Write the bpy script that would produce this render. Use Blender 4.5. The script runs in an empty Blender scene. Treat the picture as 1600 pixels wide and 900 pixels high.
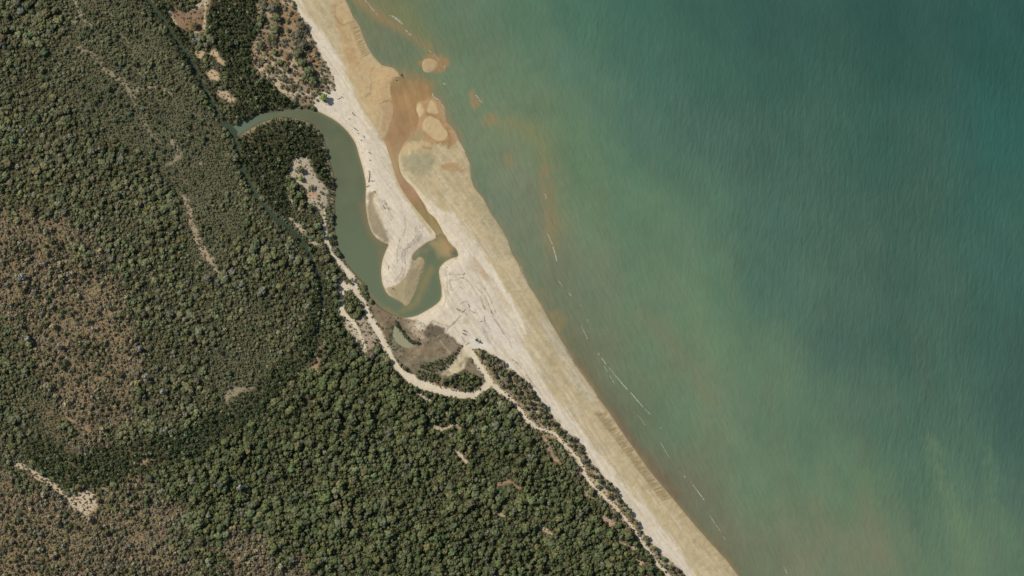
# Aerial view of a tidal creek mouth: forest, mangroves, sand spits, beach and a turbid sea.
# World units are metres.  Map coordinates (u right, v down) -> world (u-800, 450-v).
import bpy, math
import numpy as np

SC = bpy.context.scene
COL = SC.collection
rng = np.random.default_rng(11)

# ------------------------------------------------------------------ camera, light, exposure
CAM_H = 4200.0
cam_d = bpy.data.cameras.new("camera")
cam = bpy.data.objects.new("camera", cam_d); COL.objects.link(cam)
cam.location = (0, 0, CAM_H)
cam.rotation_euler = (0, 0, 0)
cam_d.sensor_width = 36.0
cam_d.lens = 36.0 / 2 / (800.0 / CAM_H)
cam_d.clip_start = 10.0
cam_d.clip_end = 60000.0
SC.camera = cam

SUN_EL = math.radians(41)
sdir = np.array([-1.0, 0.62]); sdir /= np.linalg.norm(sdir)        # towards the sun (upper left)
w = bpy.data.worlds.new("World"); SC.world = w; w.use_nodes = True
nt = w.node_tree; nt.nodes.clear()
sky = nt.nodes.new("ShaderNodeTexSky"); sky.sky_type = 'NISHITA'; sky.sun_disc = False
sky.sun_elevation = SUN_EL
sky.sun_rotation = math.atan2(sdir[0], sdir[1])
sky.air_density = 1.0; sky.dust_density = 1.0
bg = nt.nodes.new("ShaderNodeBackground"); bg.inputs[1].default_value = 0.085
wo = nt.nodes.new("ShaderNodeOutputWorld")
nt.links.new(sky.outputs[0], bg.inputs[0]); nt.links.new(bg.outputs[0], wo.inputs[0])
sun_d = bpy.data.lights.new("sun", 'SUN'); sun_d.energy = 4.3; sun_d.angle = math.radians(0.5)
sun_d.color = (1.0, 0.95, 0.87)
sun = bpy.data.objects.new("sun", sun_d); COL.objects.link(sun)
from mathutils import Vector
sv = Vector((sdir[0] * math.cos(SUN_EL), sdir[1] * math.cos(SUN_EL), math.sin(SUN_EL)))
sun.rotation_euler = sv.to_track_quat('Z', 'Y').to_euler()
sun.location = sv * 800
SC.view_settings.view_transform = 'Standard'
SC.view_settings.look = 'None'
SC.view_settings.gamma = 1.0
SC.view_settings.use_curve_mapping = False
SC.view_settings.exposure = 0.0
SC.render.engine = 'CYCLES'
SC.cycles.max_bounces = 4
SC.cycles.diffuse_bounces = 2
SC.cycles.glossy_bounces = 1
SC.cycles.transmission_bounces = 1

IRR = np.array([1.10, 1.105, 1.13])      # radiance of a flat white sheet under this light


def lin(c):
    c = np.asarray(c, float) / 255.0
    return np.where(c <= 0.04045, c / 12.92, ((c + 0.055) / 1.055) ** 2.4)


def A(r, g, b):
    """surface base colour for something that looks (r,g,b) in full light"""
    return lin((r, g, b)) / IRR


# ------------------------------------------------------------------ numeric helpers
def _hash(ix, iy, s):
    h = (ix * 374761393 + iy * 668265263 + s * 1442695041).astype(np.int64) & 0xFFFFFFFF
    h = ((h ^ (h >> 13)) * 1274126177) & 0xFFFFFFFF
    h = h ^ (h >> 16)
    return (h & 0xFFFFFF) / float(0xFFFFFF)


def vnoise(x, y, s=0):
    ix = np.floor(x).astype(np.int64); iy = np.floor(y).astype(np.int64)
    fx = x - ix; fy = y - iy
    fx = fx * fx * (3 - 2 * fx); fy = fy * fy * (3 - 2 * fy)
    a = _hash(ix, iy, s); b = _hash(ix + 1, iy, s); c = _hash(ix, iy + 1, s); d = _hash(ix + 1, iy + 1, s)
    return (a * (1 - fx) + b * fx) * (1 - fy) + (c * (1 - fx) + d * fx) * fy


def fbm(x, y, size, octv=4, s=0, gain=0.55):
    """-1..1 fractal noise, 'size' = metres of the largest features"""
    t = np.zeros_like(x, dtype=float); amp = 1.0; tot = 0.0; f = 1.0 / size
    for o in range(octv):
        t += amp * (vnoise(x * f + 17.3 * o, y * f - 9.1 * o, s + o * 7) * 2 - 1)
        tot += amp; amp *= gain; f *= 2.03
    return t / tot * 1.6


def aniso(x, y, ang, la, lb, octv=3, s=0):
    """noise stretched along direction ang (radians in map coords)"""
    c, q = math.cos(ang), math.sin(ang)
    a = (x * c + y * q) / la; b = (-x * q + y * c) / lb
    return fbm(a, b, 1.0, octv, s)


def sstep(e0, e1, x):
    t = np.clip((x - e0) / (e1 - e0), 0, 1)
    return t * t * (3 - 2 * t)


def seg_d(x, y, x0, y0, x1, y1):
    dx, dy = x1 - x0, y1 - y0
    L = dx * dx + dy * dy + 1e-9
    t = np.clip(((x - x0) * dx + (y - y0) * dy) / L, 0, 1)
    return np.hypot(x - x0 - t * dx, y - y0 - t * dy), t


def poly_sdf(x, y, P):
    """signed distance, negative inside"""
    d = np.full(x.shape, 1e9); ins = np.zeros(x.shape, bool)
    n = len(P)
    for i in range(n):
        x0, y0 = P[i]; x1, y1 = P[(i + 1) % n]
        dd, _ = seg_d(x, y, x0, y0, x1, y1)
        d = np.minimum(d, dd)
        if y0 != y1:
            c = ((y0 > y) != (y1 > y)) & (x < (x1 - x0) * (y - y0) / (y1 - y0) + x0)
            ins ^= c
    return np.where(ins, -d, d)


def line_sdf(x, y, L, wdef=4.0):
    """distance to a polyline minus its half width; points (u,v[,full width])"""
    d = np.full(x.shape, 1e9)
    for i in range(len(L) - 1):
        a, b = L[i], L[i + 1]
        dd, t = seg_d(x, y, a[0], a[1], b[0], b[1])
        wa = a[2] if len(a) > 2 else wdef; wb = b[2] if len(b) > 2 else wdef
        d = np.minimum(d, dd - 0.5 * (wa + (wb - wa) * t))
    return d


def smooth_poly(P, it=2, closed=True):
    P = np.array(P, float)
    for _ in range(it):
        Q = []
        n = len(P)
        rng_ = range(n) if closed else range(n - 1)
        if not closed: Q.append(P[0])
        for i in rng_:
            a, b = P[i], P[(i + 1) % n]
            Q += [a * 0.75 + b * 0.25, a * 0.25 + b * 0.75]
        if not closed: Q.append(P[-1])
        P = np.array(Q)
    return P


# ------------------------------------------------------------------ the map (measured outlines)
SHORE = [(470, -190), (505, -90), (525, -40), (540, 0), (547, 15), (551, 25), (562, 42), (567, 57), (575, 75), (585, 90),
         (597, 102), (614, 106), (622, 113), (626, 122), (645, 128), (665, 130), (671, 140), (677, 150), (690, 162), (695, 175), (698, 190),
         (704, 197), (712, 207), (717, 220), (722, 228), (727, 240), (734, 257), (736, 280), (742, 295), (755, 310),
         (765, 330), (775, 345), (785, 360), (793, 375), (800, 397), (810, 412), (814, 425), (825, 445), (832, 455),
         (845, 475), (855, 495), (867, 515), (877, 532), (887, 547), (902, 572), (920, 595), (937, 625), (950, 642),
         (970, 672), (978, 684), (995, 707), (1012, 732), (1037, 762), (1062, 792), (1087, 822), (1112, 850),
         (1135, 875), (1152, 898), (1190, 940), (1270, 1030), (1340, 1110)]
SEA = SHORE + [(1900, 1110), (1900, -190)]
CREEK = smooth_poly([(352, 196), (358, 199), (370, 192), (385, 185), (400, 177), (425, 172), (450, 168), (475, 168), (492, 172), (507, 179),
         (525, 189), (540, 202), (550, 215), (556, 225), (560, 240), (566, 260), (570, 277), (572, 290), (571, 315),
         (573, 335), (577, 355), (585, 370), (600, 380), (608, 381), (603, 391), (597, 407), (595, 425), (597, 442),
         (600, 450), (605, 460), (615, 466), (627, 472), (635, 480), (642, 470), (649, 455), (656, 436), (662, 420),
         (664, 406), (655, 400), (648, 408), (643, 404), (645, 397), (652, 390), (660, 384), (668, 378), (678, 375), (686, 368), (697, 373), (707, 385),
         (713, 389), (717, 401), (705, 403), (693, 410), (685, 421), (687, 437), (690, 450), (690, 467), (680, 477),
         (665, 486), (650, 494), (632, 497), (617, 495), (600, 487), (585, 476), (575, 462), (572, 450), (570, 447),
         (560, 437), (547, 422), (537, 407), (530, 395), (525, 380), (521, 360), (520, 332), (521, 312), (522, 290),
         (520, 272), (514, 255), (511, 240), (507, 225), (500, 207), (487, 195), (470, 187), (450, 184), (427, 186),
         (410, 192), (400, 197), (385, 207), (369, 214), (360, 210)], 1)
CHANNEL = smooth_poly([(617, 120), (640, 128), (665, 131), (671, 142), (672, 150), (664, 158), (652, 158), (649, 170), (655, 183),
           (653, 195), (648, 207), (640, 213), (632, 222), (627, 232), (622, 245), (624, 265), (632, 280), (645, 292),
           (655, 307), (665, 322), (669, 332), (680, 340), (687, 352), (697, 372), (699, 380), (690, 383), (684, 374),
           (680, 364), (670, 352), (657, 336), (645, 321), (632, 303), (622, 286), (615, 266), (610, 247), (603, 228),
           (601, 216), (607, 203), (612, 186), (615, 172), (611, 150), (609, 133)], 1)
STREAM_N = [(218, -40, 5.5), (232, 0, 5.5), (250, 25, 5.5), (270, 55, 5.5), (282, 72, 5.5), (297, 92, 5.5), (310, 117, 5.5),
            (322, 145, 5.5), (335, 167, 6), (345, 188, 7), (357, 200, 10), (365, 208, 9)]
STREAM_S = [(365, 208, 7), (373, 240, 6), (382, 270, 6), (395, 297, 6), (410, 320, 6.5), (430, 340, 7), (452, 356, 7),
            (470, 374, 6), (487, 404, 5), (500, 436, 5), (504, 480, 5), (497, 520, 4)]
POND = smooth_poly([(616, 509), (621, 511), (628, 521), (637, 532), (648, 540), (638, 545), (626, 540), (616, 531), (613, 522)], 1)

VEGLINE_TOP = [(440, -190), (445, -60), (457, 0), (467, 20), (480, 40), (490, 62), (502, 85), (512, 105), (522, 122), (524, 140)]
VEGLINE_LOW = [(727, 542), (745, 545), (760, 549), (775, 558), (788, 565), (793, 578), (805, 580), (815, 591), (827, 601),
               (835, 612), (845, 626), (857, 641), (870, 658), (884, 675), (898, 684), (910, 697), (920, 715),
               (930, 730), (942, 745), (955, 757), (965, 767), (975, 785), (990, 807), (1008, 836), (1025, 858), (1042, 872),
               (1062, 888), (1075, 905), (1110, 950), (1190, 1050), (1240, 1110)]
BEACH = VEGLINE_TOP + [(514, 142), (500, 146), (491, 156), (490, 168), (507, 185), (530, 220), (540, 300), (560, 410), (600, 475),
                       (640, 500), (655, 503), (668, 512), (680, 522), (690, 540), (712, 536)] + VEGLINE_LOW + [(1900, 1110), (1900, -190)]
WETLAND = [(570, 470), (600, 482), (625, 500), (650, 499), (668, 505), (700, 520), (715, 535), (727, 542), (737, 556), (748, 572),
           (758, 590), (755, 605), (735, 611), (705, 608), (675, 599), (640, 580), (620, 563), (607, 545), (600, 528), (590, 505)]
DUNE_TOP = [(398, -40), (445, -60), (457, 0), (467, 20), (480, 40), (502, 85), (522, 122), (527, 142), (512, 150), (495, 162),
            (470, 164), (450, 155), (432, 138), (418, 124), (402, 118), (395, 100), (393, 72), (402, 55), (412, 45), (416, 25), (402, 20)]
DUNE_LOW = [(727, 542)] + VEGLINE_LOW[1:-1] + [(1170, 1050), (1080, 950), (1040, 890), (1000, 850), (975, 820), (950, 790), (925, 765), (905, 740),
            (895, 715), (872, 690), (845, 677), (822, 660), (800, 630), (770, 600), (758, 580), (740, 556)]
TRACK_W = [(507, 326, 4), (507, 355, 5), (510, 375, 6), (520, 397, 7), (535, 415, 8), (550, 435, 9), (557, 455, 9),
           (570, 477, 9), (580, 500, 10), (592, 520, 11), (600, 537, 10), (610, 557, 9), (622, 575, 10), (640, 590, 14),
           (660, 601, 14), (690, 611, 13), (715, 616, 12), (738, 618, 10), (755, 608, 9), (766, 597, 11), (757, 582, 9),
           (747, 568, 9), (737, 553, 11), (728, 543, 12)]
TRACK_E = [(766, 598, 9), (782, 612, 8), (797, 622, 6), (812, 640, 7), (822, 655, 7), (838, 668, 6), (852, 672, 5),
           (865, 676, 5), (882, 695, 5), (905, 718, 6), (912, 737, 5), (920, 752, 5.5), (937, 770, 5), (960, 790, 4.5),
           (985, 820, 4.5), (1007, 852, 4.5), (1027, 880, 5), (1045, 900, 6), (1078, 940, 6), (1150, 1030, 6)]
TRACK_M = [(556, 456, 6), (549, 446, 8), (538, 450, 10), (533, 440, 9), (534, 456, 11), (533, 466, 6), (535, 476, 7),
           (533, 488, 12), (543, 495, 9), (553, 506, 6), (562, 522, 6), (569, 540, 5), (572, 549, 4)]
SAND_BARS = [([(659, 100), (662, 93), (668, 91), (676, 92), (684, 97), (683, 104), (677, 110), (670, 114), (661, 112)], "pale round sandbar ringed by orange shallows off the point"),
             ([(649, 178), (651, 166), (655, 160), (659, 164), (663, 172), (660, 180), (654, 184)], "small oval sandbar in the orange channel mouth"),
             ([(667, 176), (669, 164), (672, 155), (680, 160), (684, 171), (685, 178), (676, 177)], "four sided sandbar between channel mouth and sea"),
             ([(659, 197), (663, 187), (670, 181), (680, 184), (688, 189), (692, 199), (699, 205), (699, 213), (694, 219), (684, 221), (672, 213), (662, 204)], "largest pale sandbar at the channel mouth")]
WOODS = [[(-60, 330), (0, 330), (60, 325), (110, 330), (135, 400), (180, 430), (215, 500), (235, 560), (205, 640), (165, 665), (120, 700),
          (85, 650), (50, 560), (0, 480), (-60, 470)],
         [(-120, 740), (0, 740), (60, 755), (130, 803), (165, 770), (200, 745), (232, 715), (240, 760), (262, 800), (270, 850), (300, 910), (320, 1010), (-120, 1010)],
         [(350, 850), (400, 832), (450, 850), (485, 885), (500, 930), (500, 1010), (330, 1010)]]
SCRUB = [[(90, -110), (225, -110), (235, 20), (300, 120), (350, 210), (385, 320), (345, 440), (300, 420), (280, 320), (245, 260), (190, 230), (150, 190),
          (90, 160), (70, 90), (110, 50)],
         [(40, 610), (80, 620), (110, 680), (130, 715), (80, 700), (45, 660)],
         [(345, 440), (420, 470), (400, 540), (430, 560), (380, 640), (340, 640), (330, 560)]]
DARK_BAND = [(60, 700, 40), (110, 738, 50), (200, 722, 55), (300, 690, 50), (380, 640, 45), (440, 590, 40), (490, 530, 32), (504, 470, 26), (500, 420, 22), (470, 372, 20)]
MANGROVE = [[(318, -60), (395, -60), (404, 10), (412, 30), (404, 48), (394, 62), (392, 100), (400, 118), (418, 126), (440, 148), (470, 166), (440, 172), (400, 180), (372, 194),
             (356, 180), (372, 160), (352, 110), (335, 72), (326, 50), (330, 10)],
            [(365, 214), (390, 205), (420, 188), (465, 188), (490, 198), (505, 220), (510, 250), (520, 280), (522, 320), (505, 300), (490, 268), (465, 245), (452, 262), (444, 300), (455, 335), (430, 330), (400, 295), (380, 260)]]
LANDLINE = [(222, -40, 26), (270, 45, 24), (300, 95, 22), (335, 160, 18), (350, 185, 14)]

# bare ground: (outline or line, base look, edge softness)
PANS = [("l", [(115, -5, 8), (119, 12, 7), (128, 30, 5), (141, 41, 3)], (160, 146, 120)),
        ("l", [(106, 39, 2), (114, 35, 3), (126, 32, 3)], (150, 140, 112)),
        ("l", [(118, 74, 3), (128, 77, 7), (142, 82, 6), (152, 92, 4), (162, 107, 5), (178, 119, 7), (196, 130, 8), (206, 148, 8),
               (210, 160, 6), (215, 172, 6), (224, 190, 6), (236, 207, 5), (248, 224, 4)], (148, 135, 110)),
        ("l", [(205, 144, 4), (222, 137, 5), (245, 134, 4), (258, 139, 4), (265, 147, 2)], (152, 138, 112)),
        ("l", [(170, 18, 4), (178, 34, 5), (192, 50, 4), (207, 72, 3), (214, 88, 2)], (142, 132, 98)),
        ("l", [(270, 222, 5), (279, 238, 10), (278, 250, 7), (262, 256, 4)], (150, 136, 112)),
        ("l", [(300, 252, 3), (315, 258, 3)], (150, 136, 112)),
        ("l", [(284, 303, 5), (291, 312, 8), (297, 332, 8), (298, 348, 8), (305, 362, 9), (312, 380, 10), (321, 398, 14), (331, 408, 8), (342, 431, 3)], (170, 150, 122)),
        ("l", [(213, 270, 3), (225, 278, 3)], (165, 145, 110)),
        ("p", [(17, 724), (25, 716), (44, 728), (70, 743), (92, 758), (97, 766), (108, 772), (128, 767), (148, 769), (154, 782), (150, 795),
               (136, 808), (128, 800), (113, 793), (107, 782), (92, 770), (68, 752), (40, 736)], (196, 176, 148)),
        ("l", [(154, 764, 3), (160, 762, 5), (172, 766, 3)], (175, 152, 122)),
        ("l", [(-10, 738, 8), (4, 733, 4)], (190, 170, 140)),
        ("l", [(675, 664, 4), (688, 672, 6), (700, 668, 5), (712, 661, 4), (720, 674, 4)], (196, 176, 146)),
        ("l", [(710, 702, 4), (719, 712, 6), (728, 722, 4)], (206, 184, 154)),
        ("l", [(780, 755, 8), (797, 752, 8), (812, 762, 5)], (168, 136, 108)),
        ("l", [(766, 795, 3), (777, 800, 6), (790, 806, 4)], (190, 164, 130)),
        ("l", [(843, 824, 4), (855, 828, 9), (862, 833, 4)], (190, 164, 136)),
        ("l", [(650, 612, 2), (660, 619, 6), (673, 626, 4)], (200, 184, 154)),
        ("l", [(495, 694, 3), (499, 699, 3)], (185, 170, 140)),
        ("l", [(355, 626, 5), (360, 614, 12), (375, 609, 8), (396, 607, 3)], (152, 138, 112)),
        ("l", [(484, 576, 4), (496, 572, 8), (500, 552, 5), (502, 540, 3)], (165, 138, 108)),
        ("l", [(478, 620, 8), (482, 630, 6), (470, 640, 4)], (122, 98, 76)),
        ("l", [(218, 724, 5), (226, 720, 5), (233, 716, 3)], (176, 150, 116)),
        ("l", [(244, 776, 4), (250, 786, 5), (262, 794, 4)], (140, 130, 98)),
        ("l", [(330, 775, 7), (342, 780, 8), (334, 752, 8)], (140, 112, 82)),
        ("l", [(120, 290, 6), (130, 300, 10), (142, 310, 8)], (132, 108, 84)),
        ("l", [(183, 385, 8), (190, 405, 8), (205, 420, 6)], (126, 104, 74)),
        ("l", [(30, 510, 8), (38, 545, 8), (56, 575, 10), (70, 590, 6)], (138, 112, 86)),
        ("l", [(-10, 820, 6), (15, 845, 7), (30, 870, 8), (50, 890, 8)], (144, 118, 84)),
        ("l", [(160, 865, 6), (180, 885, 8), (205, 900, 6)], (144, 118, 84)),
        ("l", [(105, 650, 3), (125, 665, 4), (140, 672, 3)], (158, 132, 104)),
        ("p", [(302, 80), (315, 77), (327, 80), (336, 76), (345, 90), (353, 103), (345, 101), (332, 88), (322, 84), (312, 95)], (188, 164, 128)),
        ("p", [(320, 112), (342, 110), (346, 125), (334, 128), (326, 124)], (190, 166, 130)),
        ("p", [(337, 140), (357, 140), (364, 150), (371, 157), (360, 163), (346, 152)], (182, 160, 130)),
        ("p", [(260, 16), (270, 10), (292, 20), (305, 14), (312, 2), (318, -20), (332, -20), (330, 10), (322, 24), (323, 56), (308, 52), (294, 48), (276, 40), (268, 28)], (139, 114, 90)),
        ("p", [(465, 243), (472, 246), (482, 247), (484, 257), (497, 280), (510, 291), (513, 302), (512, 318), (507, 332), (509, 350), (503, 345), (500, 330), (490, 326), (480, 325),
               (478, 300), (474, 290), (464, 288), (446, 274), (457, 262), (458, 252)], (178, 164, 140)),
        ("l", [(447, 304, 5), (456, 314, 5), (468, 327, 3)], (188, 172, 142)),
        ("l", [(453, 341, 4), (465, 352, 4), (474, 362, 5), (482, 374, 4), (493, 383, 4), (508, 377, 4)], (184, 170, 142)),
        ("p", [(549, 496), (562, 494), (575, 498), (586, 515), (590, 533), (580, 545), (570, 545), (566, 528), (556, 508)], (168, 150, 128)),
        ("p", [(536, 500), (548, 502), (560, 525), (570, 545), (565, 548), (553, 530), (540, 512)], (186, 170, 146)),
        ("l", [(848, 680, 5), (856, 695, 6), (866, 715, 6), (875, 725, 3)], (172, 146, 118)),
        ("l", [(905, 752, 4), (915, 772, 6), (928, 778, 5)], (176, 156, 122)),
        ("l", [(945, 810, 8), (955, 816, 10)], (190, 160, 136)),
        ("l", [(965, 842, 4), (978, 852, 4), (992, 858, 5)], (186, 168, 136)),
        ("l", [(995, 878, 8), (1005, 880, 6), (1012, 872, 4)], (190, 168, 136)),
        ("l", [(-5, 290, 5), (10, 300, 5)], (130, 104, 82)),
        ]

# ------------------------------------------------------------------ materials
def new_mat(name):
    m = bpy.data.materials.new(name); m.use_nodes = True
    n = m.node_tree; n.nodes.clear()
    out = n.nodes.new("ShaderNodeOutputMaterial")
    bs = n.nodes.new("ShaderNodeBsdfPrincipled")
    n.links.new(bs.outputs[0], out.inputs[0])
    return m, n, bs


def N(n, typ, **kw):
    nd = n.nodes.new(typ)
    for k, v in kw.items():
        setattr(nd, k, v)
    return nd


def grain(n, col_socket, scales=((1.2, 0.14), (6.0, 0.07)), seed=0.0):
    """multiply a colour by fine noise of the material"""
    geo = N(n, "ShaderNodeNewGeometry")
    last = col_socket
    for sc, amt in scales:
        nz = N(n, "ShaderNodeTexNoise"); nz.inputs['Scale'].default_value = 1.0 / sc
        nz.inputs['Detail'].default_value = 2.0
        n.links.new(geo.outputs['Position'], nz.inputs['Vector'])
        mr = N(n, "ShaderNodeMapRange")
        mr.inputs[1].default_value = 0.25; mr.inputs[2].default_value = 0.75
        mr.inputs[3].default_value = 1 - amt; mr.inputs[4].default_value = 1 + amt
        n.links.new(nz.outputs[0], mr.inputs[0])
        mx = N(n, "ShaderNodeVectorMath", operation='SCALE')
        n.links.new(last, mx.inputs[0]); n.links.new(mr.outputs[0], mx.inputs['Scale'])
        last = mx.outputs[0]
    return last


def ground_material():
    m, n, bs = new_mat("sand_and_soil")
    at = N(n, "ShaderNodeAttribute", attribute_name="soil")
    c = grain(n, at.outputs['Color'])
    n.links.new(c, bs.inputs['Base Color'])
    bs.inputs['Roughness'].default_value = 0.9
    bs.inputs['Specular IOR Level'].default_value = 0.15
    geo = N(n, "ShaderNodeNewGeometry")
    nz = N(n, "ShaderNodeTexNoise"); nz.inputs['Scale'].default_value = 0.5; nz.inputs['Detail'].default_value = 4
    n.links.new(geo.outputs['Position'], nz.inputs['Vector'])
    bp = N(n, "ShaderNodeBump"); bp.inputs['Strength'].default_value = 0.35; bp.inputs['Distance'].default_value = 0.12
    n.links.new(nz.outputs[0], bp.inputs['Height']); n.links.new(bp.outputs[0], bs.inputs['Normal'])
    return m


def water_material(name, sea=False):
    m, n, bs = new_mat(name)
    at = N(n, "ShaderNodeAttribute", attribute_name="silt")
    n.links.new(at.outputs['Color'], bs.inputs['Base Color'])
    bs.inputs['Roughness'].default_value = 0.3
    bs.inputs['IOR'].default_value = 1.33
    geo = N(n, "ShaderNodeNewGeometry")

    def waves(rot, sx, sy, detail=2.0):
        mp = N(n, "ShaderNodeMapping"); mp.vector_type = 'TEXTURE'
        mp.inputs['Rotation'].default_value = (0, 0, rot); mp.inputs['Scale'].default_value = (sx, sy, 1)
        nz = N(n, "ShaderNodeTexNoise"); nz.inputs['Scale'].default_value = 1.0
        nz.inputs['Detail'].default_value = detail; nz.inputs['Roughness'].default_value = 0.5
        n.links.new(geo.outputs['Position'], mp.inputs['Vector']); n.links.new(mp.outputs[0], nz.inputs['Vector'])
        return nz.outputs[0]
    if sea:
        # off-shore chop: crests run nearly north-south; near the beach they swing round parallel to it
        off = waves(math.radians(-11), 4.6, 15.0, 2.5)
        off2 = waves(math.radians(-2), 8.5, 40.0, 1.0)
        near = waves(math.radians(31), 6.0, 20.0, 2.5)
        sh = N(n, "ShaderNodeAttribute", attribute_name="offshore")
        mo = N(n, "ShaderNodeMix"); mo.data_type = 'FLOAT'
        ad = N(n, "ShaderNodeMath", operation='ADD'); n.links.new(off, ad.inputs[0]); n.links.new(off2, ad.inputs[1])
        sc = N(n, "ShaderNodeMath", operation='MULTIPLY'); n.links.new(near, sc.inputs[0]); sc.inputs[1].default_value = 1.3
        n.links.new(sh.outputs['Fac'], mo.inputs[0]); n.links.new(sc.outputs[0], mo.inputs[2]); n.links.new(ad.outputs[0], mo.inputs[3])
        h = mo.outputs[0]; dist = 1.5
    else:
        h = waves(0.4, 5.0, 9.0, 2.0); dist = 0.25
    bp = N(n, "ShaderNodeBump"); bp.inputs['Strength'].default_value = 0.55; bp.inputs['Distance'].default_value = dist
    n.links.new(h, bp.inputs['Height']); n.links.new(bp.outputs[0], bs.inputs['Normal'])
    return m


def leaf_material(name, instanced):
    m, n, bs = new_mat(name)
    lf = N(n, "ShaderNodeAttribute", attribute_name="clump")
    if instanced:
        tn = N(n, "ShaderNodeAttribute", attribute_name="tint"); tn.attribute_type = 'INSTANCER'
        tint = tn.outputs['Color']
    else:
        tn = N(n, "ShaderNodeObjectInfo"); tint = tn.outputs['Color']
    mx = N(n, "ShaderNodeVectorMath", operation='MULTIPLY')
    n.links.new(tint, mx.inputs[0]); n.links.new(lf.outputs['Color'], mx.inputs[1])
    n.links.new(mx.outputs[0], bs.inputs['Base Color'])
    bs.inputs['Roughness'].default_value = 0.75
    bs.inputs['Specular IOR Level'].default_value = 0.08
    return m


def plain_material(name, col, amt=0.25, rough=0.85, sc=0.6):
    m, n, bs = new_mat(name)
    rgb = N(n, "ShaderNodeRGB"); rgb.outputs[0].default_value = (*col, 1)
    n.links.new(grain(n, rgb.outputs[0], ((sc, amt),)), bs.inputs['Base Color'])
    bs.inputs['Roughness'].default_value = rough
    return m


M_GROUND = ground_material()
M_SEA = water_material("sea_water", True)
M_CREEK = water_material("creek_water")
M_LEAF_I = leaf_material("foliage_mass", True)
M_LEAF = leaf_material("foliage", False)
M_BARK = plain_material("bark", (0.16, 0.13, 0.10))
M_DRIFT = plain_material("weathered_wood", (0.075, 0.065, 0.052))
M_DRIFT_PALE = plain_material("bleached_wood", (0.42, 0.39, 0.34))
M_WEED = plain_material("dry_seaweed", (0.15, 0.13, 0.105), 0.4)
M_FOAM = plain_material("foam", (0.46, 0.455, 0.39), 0.25, 0.6)
M_ROCK = plain_material("dark_rock", (0.07, 0.06, 0.05))


def obj_from(name, verts, faces, mat, kind=None, label=None, cat=None, group=None, parent=None, smooth=False):
    me = bpy.data.meshes.new(name)
    verts = np.asarray(verts, np.float32)
    faces = np.asarray(faces, np.int32)
    k = faces.shape[1]
    me.vertices.add(len(verts)); me.vertices.foreach_set("co", verts.ravel())
    me.loops.add(faces.size); me.loops.foreach_set("vertex_index", faces.ravel())
    me.polygons.add(len(faces))
    me.polygons.foreach_set("loop_start", np.arange(0, faces.size, k, dtype=np.int32))
    me.polygons.foreach_set("use_smooth", np.full(len(faces), smooth))
    me.update(calc_edges=True)
    if mat: me.materials.append(mat)
    o = bpy.data.objects.new(name, me); COL.objects.link(o)
    tag(o, label, cat, group, kind)
    if parent: o.parent = parent
    return o


def tag(o, label=None, cat=None, group=None, kind=None):
    if label: o["label"] = label
    if cat: o["category"] = cat
    if group: o["group"] = group
    if kind: o["kind"] = kind


def set_color(me, name, rgb):
    a = me.attributes.new(name, 'FLOAT_COLOR', 'POINT')
    buf = np.ones((len(me.vertices), 4), np.float32); buf[:, :3] = rgb
    a.data.foreach_set("color", buf.ravel())


# ------------------------------------------------------------------ the land sheet
STEP = 1.5
U0, U1, V0, V1 = -120.0, 1290.0, -110.0, 1010.0
gu = np.arange(U0, U1 + 0.01, STEP); gv = np.arange(V0, V1 + 0.01, STEP)
GU, GV = np.meshgrid(gu, gv)
nv_, nu_ = GU.shape


def window(P, m):
    P = np.array([(p[0], p[1]) for p in P])
    a = int(np.clip((P[:, 0].min() - m - U0) / STEP, 0, nu_)); b = int(np.clip((P[:, 0].max() + m - U0) / STEP + 2, 0, nu_))
    c = int(np.clip((P[:, 1].min() - m - V0) / STEP, 0, nv_)); d = int(np.clip((P[:, 1].max() + m - V0) / STEP + 2, 0, nv_))
    return slice(c, d), slice(a, b)


def field(P, closed=True, m=40, wdef=4.0):
    """signed distance on the sheet, +m outside the outline's surroundings"""
    F = np.full(GU.shape, float(m)); s = window(P, m)
    F[s] = poly_sdf(GU[s], GV[s], P) if closed else line_sdf(GU[s], GV[s], P, wdef)
    return F


NA = fbm(GU, GV, 9, 3, 1); NB = fbm(GU, GV, 40, 4, 2); NC = fbm(GU, GV, 3.2, 2, 3); ND = fbm(GU, GV, 120, 4, 4)
d_sea = poly_sdf(GU, GV, SEA)           # positive on land
d_creek = field(CREEK, m=60); d_chan = field(CHANNEL, m=60)
d_str = np.minimum(field(STREAM_N, False), field(STREAM_S, False))
d_pond = field(POND)
d_beach = poly_sdf(GU, GV, BEACH)
d_wet = field(WETLAND)
d_track = np.minimum(np.minimum(field(TRACK_W, False), field(TRACK_E, False)), field(TRACK_M, False))
bars = [field(smooth_poly(P, 2)) for P, _ in SAND_BARS]
d_bars = np.minimum.reduce(bars)

LV_CREEK, LV_CHAN, LV_STR = 0.45, 0.30, 0.5
H = np.clip(0.045 * d_sea, -3, 2.6)
H = np.minimum(H, LV_CREEK + np.clip(np.where(d_creek > 0, 0.13, 0.2) * d_creek, -2.0, 3.0))
H = np.minimum(H, LV_CHAN + np.clip(np.where(d_chan > 0, 0.10, 0.10) * d_chan, -0.9, 3.0))
H = np.minimum(H, LV_STR + np.clip(0.35 * d_str, -1.0, 3.0))
H = np.minimum(H, 0.9 + np.clip(0.1 * d_pond, -0.6, 2.0))
H = np.maximum(H, np.clip(-0.10 * d_bars, -3, 0.35))           # the bars stand up out of the sea and channel
land = sstep(0, 12, d_sea) * sstep(0, 8, d_creek) * sstep(0, 6, d_chan)
veg_in = sstep(0, 10, d_beach)
H += land * (0.16 * NB + 0.02 * NA) + veg_in * (0.5 + 0.5 * NB) * sstep(0, 6, d_str)
H = np.minimum(H, 0.9 + np.clip(0.12 * d_pond, -0.6, 2.5))
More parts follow.
